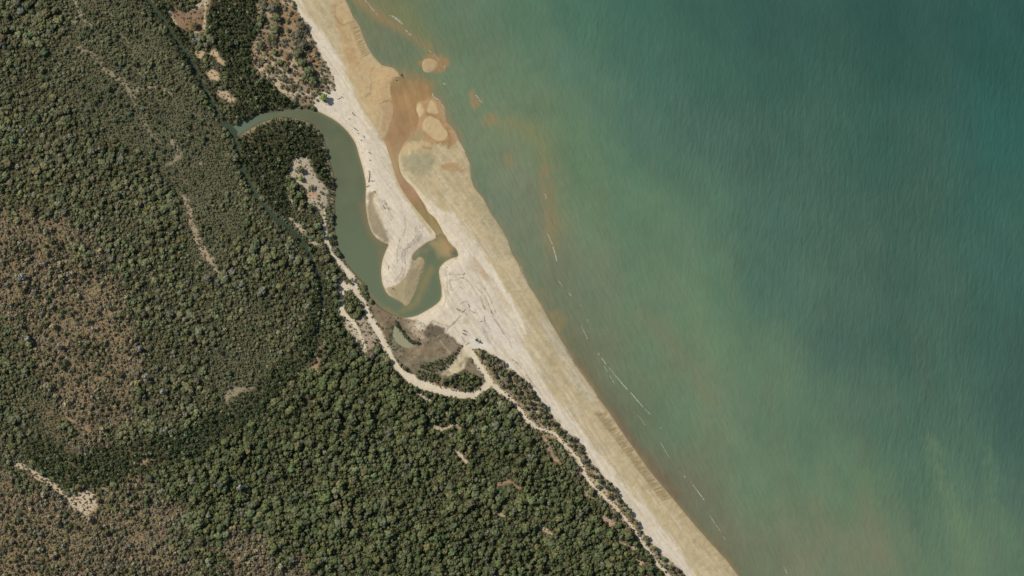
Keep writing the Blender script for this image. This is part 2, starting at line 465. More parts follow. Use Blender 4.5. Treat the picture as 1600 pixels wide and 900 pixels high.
H -= 0.25 * sstep(1.0, -2.0, d_track)

RGB = np.zeros(GU.shape + (3,))


def paint(alpha, col):
    global RGB
    c = col if isinstance(col, np.ndarray) and col.ndim == 3 else A(*col)
    RGB = RGB * (1 - alpha[..., None]) + c * alpha[..., None]


def fill(P, col, soft=2.0, rough=2.0, closed=True, op=1.0, wdef=4.0, noise=None):
    s = window(P, 14 + soft)
    d = poly_sdf(GU[s], GV[s], P) if closed else line_sdf(GU[s], GV[s], P, wdef)
    d = d + rough * ((NA if noise is None else noise)[s] * 0.7 + NC[s] * 0.5)
    a = op * sstep(soft, -soft, d)
    RGB[s] = RGB[s] * (1 - a[..., None]) + A(*col) * a[..., None]


# vegetated ground
RGB[:] = A(80, 76, 54)
for P in SCRUB:
    fill(P, (102, 98, 74), 18, 14)
for P in WOODS:
    fill(P, (144, 123, 88), 30, 34)
paint(sstep(0.0, 0.6, ND + 0.5 * NB) * 0.6 * sstep(0, 20, d_beach), (116, 100, 74))
fill(DUNE_TOP, (150, 130, 102), 3, 4)
fill(DUNE_LOW, (146, 128, 102), 3, 4)
dune = np.minimum(field(DUNE_TOP), field(DUNE_LOW))
paint(sstep(0, -4, dune) * sstep(0.05, 0.5, NA + 0.5 * NB) * 0.8, (192, 174, 144))
paint(sstep(0, -4, dune) * sstep(0.15, 0.6, fbm(GU, GV, 14, 3, 31)) * 0.7, (142, 110, 76))
for k, P, c in PANS:
    if k == "p":
        fill(smooth_poly(P, 1), c, 2.2, 3.0)
    elif c[0] < 145:
        fill(smooth_poly(P, 1, False), c, 5.0, 8.0, False, 0.6)
    else:
        fill(smooth_poly(P, 1, False), c, 2.2, 4.0, False, 0.92)
# pale rims and mottling of the brown clearing and the sandy knoll
fill([(322, 2, 6), (321, 20, 3), (320, 40, 3), (321, 55, 4), (303, 51, 3)], (196, 178, 142), 1.5, 1.5, False)
fill([(263, 18, 4), (270, 28, 3), (277, 40, 2)], (200, 182, 150), 1.2, 1.2, False)
fill([(300, 14, 8), (312, 8, 6), (320, -4, 10)], (188, 172, 140), 3, 4, False)
fill([(290, 36), (300, 30), (310, 34), (308, 46), (294, 46)], (146, 115, 82), 5, 4)
fill([(476, 302), (494, 300), (496, 306), (480, 309)], (186, 154, 122), 2, 2)
fill([(405, 107, 5), (414, 117, 6), (428, 130, 7), (446, 146, 6), (470, 148, 4), (492, 146, 5)], (194, 178, 146), 2.5, 3, False)
fill([(408, 85, 4), (415, 100, 5), (425, 112, 4)], (190, 172, 140), 2, 3, False)
fill([(424, 64, 3), (430, 78, 4), (427, 95, 3), (424, 110, 4)], (188, 168, 136), 2, 2, False)
fill([(488, 76), (497, 84), (500, 100), (492, 104), (484, 90)], (162, 130, 92), 3, 3)
fill([(462, 20), (470, 34), (474, 50), (462, 44), (440, 40), (446, 28)], (148, 120, 88), 4, 4)

# beach: dry sand, then the damp lower shore
bmask = sstep(1.2, -1.2, d_beach + 1.3 * NA)
paint(bmask, (213, 200, 179))
WET = [(430, -190), (462, -60), (472, 0), (482, 25), (510, 62), (537, 105), (555, 150), (572, 185), (593, 215), (604, 228), (612, 250), (620, 275), (636, 302),
       (652, 322), (664, 336), (650, 300), (660, 307), (687, 325), (712, 337), (732, 365), (757, 395), (770, 420), (785, 440), (792, 460),
       (800, 480), (806, 500), (818, 528), (826, 552), (838, 582), (852, 604), (872, 622), (888, 640), (905, 665), (917, 680), (940, 712), (958, 730),
       (962, 744), (980, 767), (1012, 797), (1040, 832), (1062, 865), (1085, 897), (1130, 950), (1260, 1110), (1900, 1110), (1900, -190)]
d_damp = poly_sdf(GU, GV, WET)
shore_ang = math.atan2(100, 70)
shore_ang2 = math.atan2(62, 52)
streak = aniso(GU, GV, math.radians(54), 60, 4.0, 3, 41)
streak2 = aniso(GU, GV, math.radians(52), 24, 2.0, 2, 43)
paint(bmask * sstep(2.5, -2.5, d_damp + 2.2 * NA + 2.0 * streak), (190, 174, 138))
up = sstep(-2, -30, d_damp)
paint(bmask * up * (0.5 + 0.35 * streak).clip(0, 1), (184, 166, 126))
paint(bmask * sstep(40, 0, np.abs(d_sea - 10) + 10) * 0.35 * sstep(0.0, 0.6, NB + 0.4), (174, 166, 140))
# grey-white film low on the middle beach
fill([(848, 500, 6), (862, 525, 14), (880, 548, 20), (888, 570, 16), (905, 598, 14), (925, 625, 10), (940, 640, 6)], (178, 174, 156), 7, 6, False, 0.75, noise=streak)
fill([(770, 335, 10), (790, 370, 12), (800, 400, 10)], (164, 158, 132), 8, 6, False, 0.7)
fill([(742, 310, 12), (768, 350, 16), (785, 375, 8)], (158, 152, 124), 8, 6, False, 0.6)
fill([(726, 470, 8), (760, 500, 14), (800, 538, 12), (850, 600, 6)], (214, 204, 188), 8, 5, False, 0.7)
damp = sstep(3, -6, d_damp)
fan = fbm(GU, GV, 26, 4, 45)
paint(bmask * (streak2 * 0.20 + damp * 0.25 * streak).clip(0, 0.30), (224, 212, 188))
paint(bmask * (-streak2 * 0.26 - damp * 0.30 * streak).clip(0, 0.38), (166, 148, 112))
paint(bmask * damp * (fan * 0.5).clip(0, 0.35), (172, 158, 126))
paint(bmask * damp * (-fan * 0.45).clip(0, 0.30), (198, 176, 134))
paint(bmask * sstep(22, 2, d_sea + 8 * NA) * (0.3 + 0.5 * aniso(GU, GV, math.radians(-30), 9, 2.2, 2, 47)).clip(0, .6) * sstep(600, 660, GV), (160, 140, 102))
paint(bmask * damp * sstep(0.25, 0.6, fbm(GU, GV, 7, 3, 48)) * 0.35, (158, 144, 112))
rings = np.minimum(d_creek, 60) + 2.5 * NB + 0.8 * NA
ringw = np.abs(((rings / 3.4) % 1.0) - 0.5)
paint(bmask * sstep(0.12, 0.0, ringw) * sstep(42, 25, d_creek) * sstep(1.5, 4, d_creek) * sstep(285, 310, GV) * (0.22 + 0.5 * fbm(GU, GV, 16, 3, 55)).clip(0, .5) * sstep(0, 6, d_damp), (160, 147, 126))
str3 = aniso(GU, GV, math.radians(56), 45, 2.6, 3, 57)
bar = bmask * sstep(24, 4, np.abs(d_damp))
paint(bar * sstep(0.1, 0.55, str3) * 0.55, (192, 174, 130))
paint(bar * sstep(0.1, 0.55, -str3) * 0.45, (216, 204, 182))
paint(bmask * sstep(0.25, 0.6, aniso(GU, GV, math.radians(58), 30, 1.8, 2, 58)) * 0.3 * sstep(300, 420, GV), (164, 150, 128))
# the brown-orange flats about the channel mouth
fill([(560, 40), (575, 90), (600, 104), (620, 108), (616, 150), (612, 175), (600, 215), (590, 205), (575, 180), (560, 150), (545, 110), (536, 80), (530, 50), (522, 10), (530, -10)], (190, 164, 122), 8, 4, True, 0.8)
fill([(522, 10, 5), (523, 25, 8), (530, 40, 8), (538, 55, 10), (546, 75, 12), (552, 95, 14), (562, 105, 8)], (178, 146, 104), 5, 4, False, 0.7)
fill([(612, 120), (640, 127), (668, 130), (690, 160), (700, 190), (715, 214), (712, 228), (690, 226), (665, 228), (640, 226), (628, 236), (600, 225), (608, 190), (610, 150)], (172, 140, 102), 4, 3)
fill([(600, 107), (612, 108), (616, 116), (612, 122), (607, 135), (608, 150), (606, 162), (596, 160), (583, 164), (580, 140), (580, 112), (586, 106)], (192, 164, 122), 3, 2)
fill([(594, 165), (606, 158), (616, 163), (615, 178), (609, 196), (600, 210), (594, 200), (596, 180)], (184, 156, 118), 2, 2)
fill([(583, 106, 1.5), (579, 112, 1.5), (580, 130, 1.5), (579, 145, 1.5), (571, 152, 1.5)], (156, 130, 92), 1.2, 1, False, 0.6)
fill([(594, 163, 1.5), (600, 159, 2), (608, 158, 2), (617, 162, 2)], (150, 120, 84), 1.4, 1, False, 0.7)
fill([(590, 166, 3), (597, 175, 4), (595, 195, 4)], (198, 182, 140), 2, 2, False, 0.7)
fill([(626, 232), (640, 222), (660, 218), (672, 222), (676, 232), (664, 240), (644, 238), (630, 244)], (186, 166, 126), 3, 3)
fill([(632, 218), (645, 206), (655, 205), (668, 214), (655, 220), (640, 222)], (150, 138, 102), 3, 4, True, 0.8)
fill([(632, 243), (646, 238), (672, 240), (682, 248), (674, 268), (658, 276), (640, 268), (630, 256)], (152, 146, 116), 6, 4, True, 0.8)
fill([(663, 230, 5), (672, 232, 7), (670, 236, 4)], (158, 130, 96), 2.5, 2, False, 0.8)
fill([(694, 262, 8), (706, 258, 12), (718, 264, 8)], (168, 134, 94), 5, 5, False, 0.7)
fill([(676, 224, 3), (690, 222, 4), (704, 220, 4), (700, 230, 5)], (160, 128, 90), 2, 2, False, 0.8)
fill([(668, 178, 3), (676, 180, 3), (688, 188, 3), (697, 200, 4), (703, 215, 4)], (150, 118, 82), 1.8, 1.5, False, 0.8)
for P, _ in SAND_BARS:
    fill(smooth_poly(P, 2), (194, 170, 128), 1.2, 0.8)
# channel rims: pale, steep little banks
paint(bmask * sstep(3.5, 1.0, np.abs(d_chan - 2.5)) * sstep(255, 290, GV) * 0.8, (214, 198, 164))
fill([(620, 285, 4), (632, 305, 5), (645, 322, 5), (660, 345, 6), (672, 362, 5)], (184, 164, 122), 2, 1.5, False, 0.7, noise=streak)
fill([(612, 258, 4), (622, 282, 4), (640, 312, 4), (652, 332, 3), (664, 352, 3)], (188, 172, 134), 2, 1.5, False, 0.7, noise=streak)
# pale blown streaks crossing the damp bar
for L in ([(755, 406, 3), (764, 416, 4), (767, 413, 3), (778, 440, 7), (790, 462, 5), (797, 474, 3)], [(795, 460, 3), (803, 482, 6), (812, 500, 8), (820, 520, 4)],
          [(742, 400, 2), (752, 412, 3), (762, 426, 3)]):
    fill(L, (220, 208, 186), 2, 2, False, 0.9, noise=streak)
for L in ([(741, 404, 5), (752, 422, 8), (762, 436, 6)], [(776, 452, 2), (784, 466, 4), (796, 482, 3)]):
    fill(L, (188, 164, 128), 2.5, 2, False, 0.7, noise=streak)
# creek margins
cm = sstep(7, 2, d_creek) * sstep(-1.5, 1.0, d_creek)
paint(cm * (1 - bmask) * 0.85 * sstep(372, 385, GU) * sstep(-4, 4, GV - np.interp(GU, [380, 425, 470, 495, 520], [199, 182, 180, 186, 200])), (158, 142, 112))
paint(cm * bmask * 0.45, (214, 198, 160))
fill([(575, 300), (588, 298), (584, 315), (590, 330), (596, 345), (605, 362), (608, 378), (600, 378), (587, 368), (578, 350), (574, 330)], (152, 138, 112), 3, 2)
fill([(590, 300, 4), (585, 318, 4), (592, 332, 5), (598, 346, 4), (602, 358, 3)], (198, 182, 146), 3, 2.5, False, 0.7)
fill([(603, 451), (622, 443), (635, 430), (641, 415), (643, 404), (656, 402), (665, 405), (662, 420), (656, 437), (649, 456), (642, 471), (635, 481), (627, 473), (614, 467), (605, 461)], (166, 152, 118), 2, 1.5)
fill([(601, 449, 3), (604, 458, 5), (611, 464, 4)], (210, 194, 162), 2, 1, False, 0.8)
fill([(640, 405), (652, 402), (656, 415), (645, 435), (636, 436), (642, 420)], (150, 138, 112), 4, 2, True, 0.6)
fill([(662, 414, 2), (658, 426, 2.5), (655, 436, 1.5), (651, 448, 1)], (112, 108, 92), 1.3, 0.6, False, 0.9)  # shadow under the bar's scarp edge, painted into the sand colour
# wetland flat
paint(sstep(2, -2, d_wet + 2 * NA), (124, 111, 91))
fill([(582, 478), (600, 488), (617, 497), (622, 510), (615, 530), (604, 538), (592, 508)], (132, 114, 90), 4, 3)
fill([(609, 512, 6), (613, 520, 8), (610, 535, 9), (620, 545, 9), (636, 551, 7)], (84, 88, 62), 3, 3, False, 0.9)
fill([(636, 503), (650, 500), (655, 515), (668, 530), (650, 528), (640, 515)], (178, 160, 132), 4, 3)
fill([(661, 518), (672, 506), (684, 508), (695, 512), (697, 520), (688, 530), (668, 528)], (110, 97, 80), 2.5, 2)
fill([(648, 516), (662, 518), (672, 505), (676, 503), (690, 508), (700, 514), (707, 505), (716, 498), (700, 496), (676, 494), (660, 498), (650, 502)], (212, 198, 174), 2, 1.5)
fill([(655, 518, 1.6), (664, 517, 1.6), (672, 506, 1.8), (676, 501, 1.5), (690, 507, 1.6), (704, 510, 1.6), (714, 500, 2), (719, 494, 1.6)], (142, 126, 98), 1, 0.7, False, 0.85)
fill([(688, 532, 3), (692, 540, 2.5), (702, 550, 2), (705, 556, 2)], (176, 160, 132), 1.2, 1, False, 0.8)
fill([(640, 545, 2), (660, 534, 2), (680, 528, 2.5), (696, 522, 2.5), (700, 512, 3)], (164, 148, 122), 1.8, 1.5, False, 0.8)
fill([(657, 566), (668, 560), (690, 556), (700, 560), (692, 574), (670, 578)], (84, 88, 60), 5, 4, True, 0.85)
fill([(632, 548), (660, 538), (690, 540), (698, 552), (680, 556), (660, 562), (640, 562)], (136, 118, 94), 5, 4, True, 0.8)
fill([(602, 545, 4), (612, 560, 5), (630, 576, 6), (650, 588, 6)], (142, 118, 88), 2.5, 2, False, 0.8)
fill([(690, 584), (700, 574), (712, 560), (720, 545), (728, 543), (735, 552), (730, 562), (726, 575), (712, 585), (700, 588)], (200, 185, 152), 2, 1.0)
fill([(692, 583, 5), (700, 575, 6), (706, 566, 4)], (172, 156, 132), 2.5, 2, False, 0.7)
fill([(652, 577, 3), (670, 579, 3.5), (683, 580, 4), (687, 588, 3.5), (690, 594, 3), (703, 598, 3)], (138, 130, 102), 1.3, 1, False, 0.9)
fill([(733, 566), (742, 572), (750, 580), (745, 586), (735, 582), (728, 578)], (132, 117, 98), 3, 2)
fill([(702, 588), (716, 583), (727, 578), (736, 584), (746, 588), (755, 590), (753, 602), (736, 610), (706, 605), (688, 598)], (70, 70, 46), 3, 2)
fill([(650, 577), (668, 581), (684, 584), (690, 592), (688, 598), (672, 596), (655, 588)], (80, 78, 52), 3, 2)
fill([(672, 592), (690, 598), (704, 604), (690, 606), (676, 602)], (142, 112, 84), 3, 2)
fill([(672, 596, 3), (700, 604, 3)], (150, 120, 90), 3, 3, False, 0.6)
wetk = sstep(2, -3, d_wet + 2 * NA)
paint(wetk * sstep(0.1, 0.6, fbm(GU, GV, 6, 3, 49)) * 0.45, (104, 94, 74))
paint(wetk * sstep(0.1, 0.6, fbm(GU, GV, 11, 3, 50)) * 0.35, (160, 146, 120))
paint(wetk * sstep(0.15, 0.5, fbm(GU, GV, 3.5, 2, 54)) * 0.3, (96, 90, 68))
# tracks
paint(sstep(1.4, -1.2, d_track + 1.2 * NA + 0.8 * NC), (211, 197, 170))
fill([(640, 588, 6), (665, 602, 8), (700, 613, 7), (735, 617, 5)], (216, 202, 176), 2.5, 2, False, 0.6)
fill([(581, 505, 4), (592, 522, 4), (600, 537, 4)], (218, 198, 180), 2, 2, False, 0.7)
# combed drainage grooves on the lower beach (real furrows, darker because wet)
def grooves(c0, c1, n, length, ang, seed, depth=0.10):
    r = np.random.default_rng(seed)
    for i in range(n):
        t = (i + r.uniform(-0.2, 0.2)) / n
        x = c0[0] + (c1[0] - c0[0]) * t; y = c0[1] + (c1[1] - c0[1]) * t
        L = length * r.uniform(0.6, 1.1); a = ang + r.uniform(-0.15, 0.15)
        P = [(x, y, 0.9), (x + L * 0.5 * math.cos(a), y + L * 0.5 * math.sin(a), 1.4), (x + L * math.cos(a), y + L * math.sin(a), 0.9)]
        s = window(P, 5)
        d = line_sdf(GU[s], GV[s], P)
        k = sstep(1.4, -0.4, d)
        H[s] -= depth * k * sstep(2, 9, d_sea[s])
        al = 0.95 * k * sstep(0.5, 3, d_sea[s]) * r.uniform(0.5, 1.0)
        RGB[s] = RGB[s] * (1 - al[..., None]) + A(142, 124, 88) * al[..., None]
def cgrooves(line, n, length, ang, seed):
    for i in range(len(line) - 1):
        grooves(line[i], line[i + 1], n, length, ang, seed + i)
cgrooves([(546, 36), (556, 62), (568, 92)], 9, 14, math.radians(-26), 5)
fill([(523, 8, 2), (524, 26, 2.2), (531, 37, 2.2), (538, 40, 2), (545, 34, 1.6), (552, 30, 1.2)], (158, 134, 96), 1, 0.7, False, 0.8)
fill([(525, 10, 1.2), (535, 2, 1.2)], (158, 134, 96), 1, 0.5, False, 0.7)
cgrooves([(930, 646), (955, 678), (982, 714), (1009, 750), (1036, 784)], 16, 13, math.radians(-22), 25)
# tide marks: thin dark lines following the old water levels on the spits
TIDE = [[(593, 311), (594, 320), (600, 330), (608, 338), (613, 346)], [(596, 310), (598, 320), (605, 330), (614, 340)],
        [(599, 311), (603, 322), (608, 330), (614, 336)], [(600, 312), (606, 322), (612, 328), (618, 334)],
        [(632, 338), (634, 350), (632, 364), (629, 372)], [(651, 352), (654, 366), (651, 377), (640, 386), (630, 391)], [(648, 350), (651, 364), (648, 376), (636, 384)],
        [(655, 350), (657, 362), (655, 374)], [(660, 352), (661, 364), (652, 380)],
        [(626, 372), (622, 384), (620, 396), (622, 404), (620, 412)], [(630, 391), (627, 402), (630, 414), (627, 428), (618, 436)], [(633, 394), (632, 406), (635, 418), (630, 432), (616, 441)],
        [(616, 444), (626, 438), (632, 430)], [(604, 439), (614, 441), (622, 436)],
        [(687, 416), (694, 409), (705, 405), (716, 404)], [(689, 440), (695, 452), (697, 468), (692, 480)],
        [(694, 420), (699, 432), (698, 448), (702, 462)],
        [(697, 430), (706, 428), (716, 430), (725, 428)], [(702, 438), (712, 437), (723, 434)], [(702, 438), (704, 446), (706, 455), (711, 449), (717, 447), (724, 452)],
        [(723, 434), (735, 442), (744, 458), (752, 466), (756, 478)], [(744, 448), (752, 456), (755, 462)], [(757, 462), (763, 474), (768, 488), (772, 492)], [(748, 440), (758, 452), (766, 466), (775, 490)],
        [(719, 475), (728, 470), (734, 476), (733, 484), (740, 488)], [(714, 484), (722, 486), (730, 492)], [(770, 494), (778, 505), (786, 520), (796, 532), (800, 545)],
        [(772, 500), (782, 512), (790, 524)], [(764, 518), (770, 530), (775, 538)], [(756, 498), (760, 510), (765, 514)],
        [(806, 566), (812, 572), (818, 580), (826, 590), (834, 602), (842, 612), (852, 626), (864, 642), (876, 660)], [(800, 562), (808, 566), (814, 576)], [(822, 586), (830, 598), (838, 606)]]
for i, L in enumerate(TIDE):
    fill(smooth_poly(L, 1, False), (146, 132, 112), 1.2, 0.8, False, 0.5, wdef=1.2)
for L in ([(757, 515, 5), (760, 525, 7), (765, 536, 4)], [(755, 500, 3), (762, 510, 4)]):
    fill(L, (170, 164, 156), 2.5, 2, False, 0.6)
fill([(723, 498), (732, 496), (734, 503), (730, 508), (724, 504)], (186, 170, 138), 2, 1, True, 0.7)
fill([(738, 530, 8), (748, 538, 10), (765, 542, 6)], (216, 212, 198), 3, 2, False, 0.7)
# waterline: damp, darker rim, then a painted scarp shadow
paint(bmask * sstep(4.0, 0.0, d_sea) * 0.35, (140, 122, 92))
paint(bmask * sstep(3.0, 0.0, d_creek) * 0.5, (160, 142, 106))
fill([(884, 546, 1), (892, 558, 2), (904, 576, 2.2), (922, 600, 1.8), (936, 624, 1)], (92, 84, 62), 1.2, 0.6, False, 0.7)  # shadow of the low beach scarp, painted as a dark line
# beds under the water
paint(sstep(0.5, -2.0, np.minimum(d_str, d_creek)), (96, 92, 70))
RGB *= (1 + 0.05 * NC + 0.03 * NA)[..., None]
RGB = np.clip(RGB, 0.01, 0.9)

# cut the sheet into its named grounds
cu = (GU[:-1, :-1] + GU[1:, 1:]) / 2
cellf = lambda F: (F[:-1, :-1] + F[1:, 1:] + F[1:, :-1] + F[:-1, 1:]) / 4
cls = np.zeros(cu.shape, np.int16)                      # 0 = ground
names = {0: ("ground", "shaded leaf litter and brown soil under the forest"),
         1: ("beach", "pale dry and damp sand beach with two curved spits"),
         2: ("mud_flat", "brown tidal flat inside the loop of the sand track"),
         3: ("sand_track", "pale sand track curving round the tidal flat and along the beach"),
         4: ("dune", "brown grassy dune behind the beach"),
         5: ("clearing", "bare pale soil patches among the trees"),
         6: ("creek_bed", "silty bed of the creek and streams")}
cls[cellf(dune) < 0] = 4
v_left = lambda P: P[0][0] < 400
pan = np.full(GU.shape, 9.0)
for k, P, c in PANS:
    if k == 'l' and c[0] < 145 and v_left(P): continue
    pan = np.minimum(pan, field(P, k == "p", 12))
cls[cellf(pan) < 0] = 5
cls[cellf(d_beach) < 0] = 1
cls[cellf(d_wet) < 0] = 2
cls[cellf(d_track) < 0] = 3
cls[cellf(np.minimum(d_creek, d_str)) < -1.0] = 6
for i, b in enumerate(bars):
    cls[cellf(b) < 1.0] = 10 + i
    names[10 + i] = ("sand_bar", SAND_BARS[i][1])
cls[cellf(d_sea) < -14] = np.where(cellf(d_bars) < 8, cls, -1)[cellf(d_sea) < -14]
ids = np.arange(nv_ * nu_).reshape(nv_, nu_)
quads = np.stack([ids[1:, :-1], ids[1:, 1:], ids[:-1, 1:], ids[:-1, :-1]], -1)
X = GU - 800.0; Y = 450.0 - GV
allv = np.stack([X, Y, H], -1).reshape(-1, 3); allc = RGB.reshape(-1, 3)
for c, (nm, lb) in names.items():
    q = quads[cls == c]
    if len(q) == 0: continue
    used, inv = np.unique(q, return_inverse=True)
    o = obj_from(nm, allv[used], inv.reshape(q.shape), M_GROUND, 'structure', lb, smooth=True)
    set_color(o.data, "soil", allc[used])


def heightat(u, v):
    iu = np.clip(((np.asarray(u) - U0) / STEP).round().astype(int), 0, nu_ - 1)
    iv = np.clip(((np.asarray(v) - V0) / STEP).round().astype(int), 0, nv_ - 1)
    return H[iv, iu]


def sample(F, u, v):
    iu = np.clip(((np.asarray(u) - U0) / STEP).round().astype(int), 0, nu_ - 1)
    iv = np.clip(((np.asarray(v) - V0) / STEP).round().astype(int), 0, nv_ - 1)
    return F[iv, iu]


# ------------------------------------------------------------------ water sheets
def water_sheet(name, box, step, keep, level, colour, mat, label, extra=None):
    u = np.arange(box[0], box[2] + 0.01, step); v = np.arange(box[1], box[3] + 0.01, step)
    U, V = np.meshgrid(u, v)
    kp = keep(U, V)
    cell = kp[:-1, :-1] | kp[1:, 1:] | kp[1:, :-1] | kp[:-1, 1:]
    ii = np.arange(U.size).reshape(U.shape)
    q = np.stack([ii[1:, :-1], ii[1:, 1:], ii[:-1, 1:], ii[:-1, :-1]], -1)[cell]
    used, inv = np.unique(q, return_inverse=True)
    uu, vv = U.ravel()[used], V.ravel()[used]
    z = level(uu, vv) if callable(level) else np.full(uu.shape, level)
    o = obj_from(name, np.stack([uu - 800, 450 - vv, z], -1), inv.reshape(q.shape), mat, 'structure', label, smooth=True)
    set_color(o.data, "silt", colour(uu, vv))
    if extra: extra(o.data, uu, vv)
    return o


SEA_PTS = np.array([
    (560, -60, 118, 118, 82), (700, -60, 90, 116, 94), (900, -60, 70, 106, 88), (1200, -60, 54, 88, 78), (1600, -60, 48, 84, 77),
    (600, 40, 112, 118, 88), (640, 20, 116, 124, 86), (620, 75, 104, 118, 94), (700, 20, 100, 120, 96), (800, 20, 90, 116, 92), (900, 20, 76, 110, 90), (1000, 20, 66, 103, 88), (1100, 20, 59, 95, 82), (1200, 20, 54, 88, 78), (1400, 20, 48, 84, 75), (1590, 20, 49, 86, 78),
    (650, 120, 122, 126, 92), (720, 120, 112, 128, 100), (800, 120, 100, 126, 98), (900, 120, 84, 117, 97), (1000, 120, 69, 105, 90), (1100, 120, 63, 99, 85), (1200, 120, 58, 92, 80), (1400, 120, 52, 88, 77), (1590, 120, 50, 88, 79),
    (735, 220, 114, 126, 98), (780, 200, 120, 128, 98), (850, 220, 116, 128, 94), (900, 220, 98, 127, 96), (1000, 220, 82, 113, 97), (1100, 220, 77, 105, 92), (1200, 220, 68, 96, 84), (1400, 220, 62, 94, 82), (1590, 220, 51, 94, 86),
    (780, 330, 110, 124, 102), (820, 330, 116, 124, 102), (860, 330, 122, 126, 94), (900, 330, 100, 125, 96), (1000, 330, 98, 125, 96), (1100, 330, 82, 114, 93), (1200, 330, 74, 104, 90), (1400, 330, 66, 94, 82), (1590, 330, 59, 96, 84),
    (835, 440, 108, 120, 94), (880, 440, 112, 119, 95), (930, 440, 112, 120, 98), (1000, 440, 102, 125, 98), (1100, 440, 96, 124, 96), (1200, 440, 76, 106, 92), (1400, 440, 68, 96, 83), (1590, 440, 62, 97, 86),
    (900, 550, 110, 110, 84), (950, 550, 115, 118, 92), (1000, 550, 98, 125, 98), (1050, 550, 115, 125, 98), (1100, 550, 106, 128, 98), (1200, 550, 96, 122, 96), (1300, 550, 76, 102, 90), (1400, 550, 68, 96, 83), (1590, 550, 59, 90, 80),
    (960, 645, 112, 106, 84), (1000, 660, 111, 116, 91), (1060, 660, 98, 125, 98), (1100, 660, 109, 124, 98), (1150, 660, 100, 124, 98), (1250, 660, 95, 121, 95), (1300, 660, 90, 115, 92), (1360, 660, 79, 105, 90), (1450, 660, 74, 102, 86), (1590, 660, 63, 92, 82),
    (1040, 755, 112, 101, 80), (1080, 760, 113, 115, 92), (1150, 760, 99, 124, 98), (1200, 760, 104, 126, 98), (1300, 760, 104, 127, 98), (1380, 760, 105, 124, 97), (1420, 760, 79, 108, 88), (1500, 760, 88, 115, 93), (1590, 760, 76, 103, 89),
    (1120, 855, 115, 108, 85), (1180, 860, 113, 121, 95), (1250, 860, 114, 123, 98), (1350, 860, 117, 123, 97), (1420, 860, 102, 121, 95), (1500, 860, 100, 123, 96), (1590, 860, 92, 117, 93),
    (1200, 960, 116, 110, 86), (1400, 960, 110, 122, 96), (1600, 960, 99, 119, 95)], float)


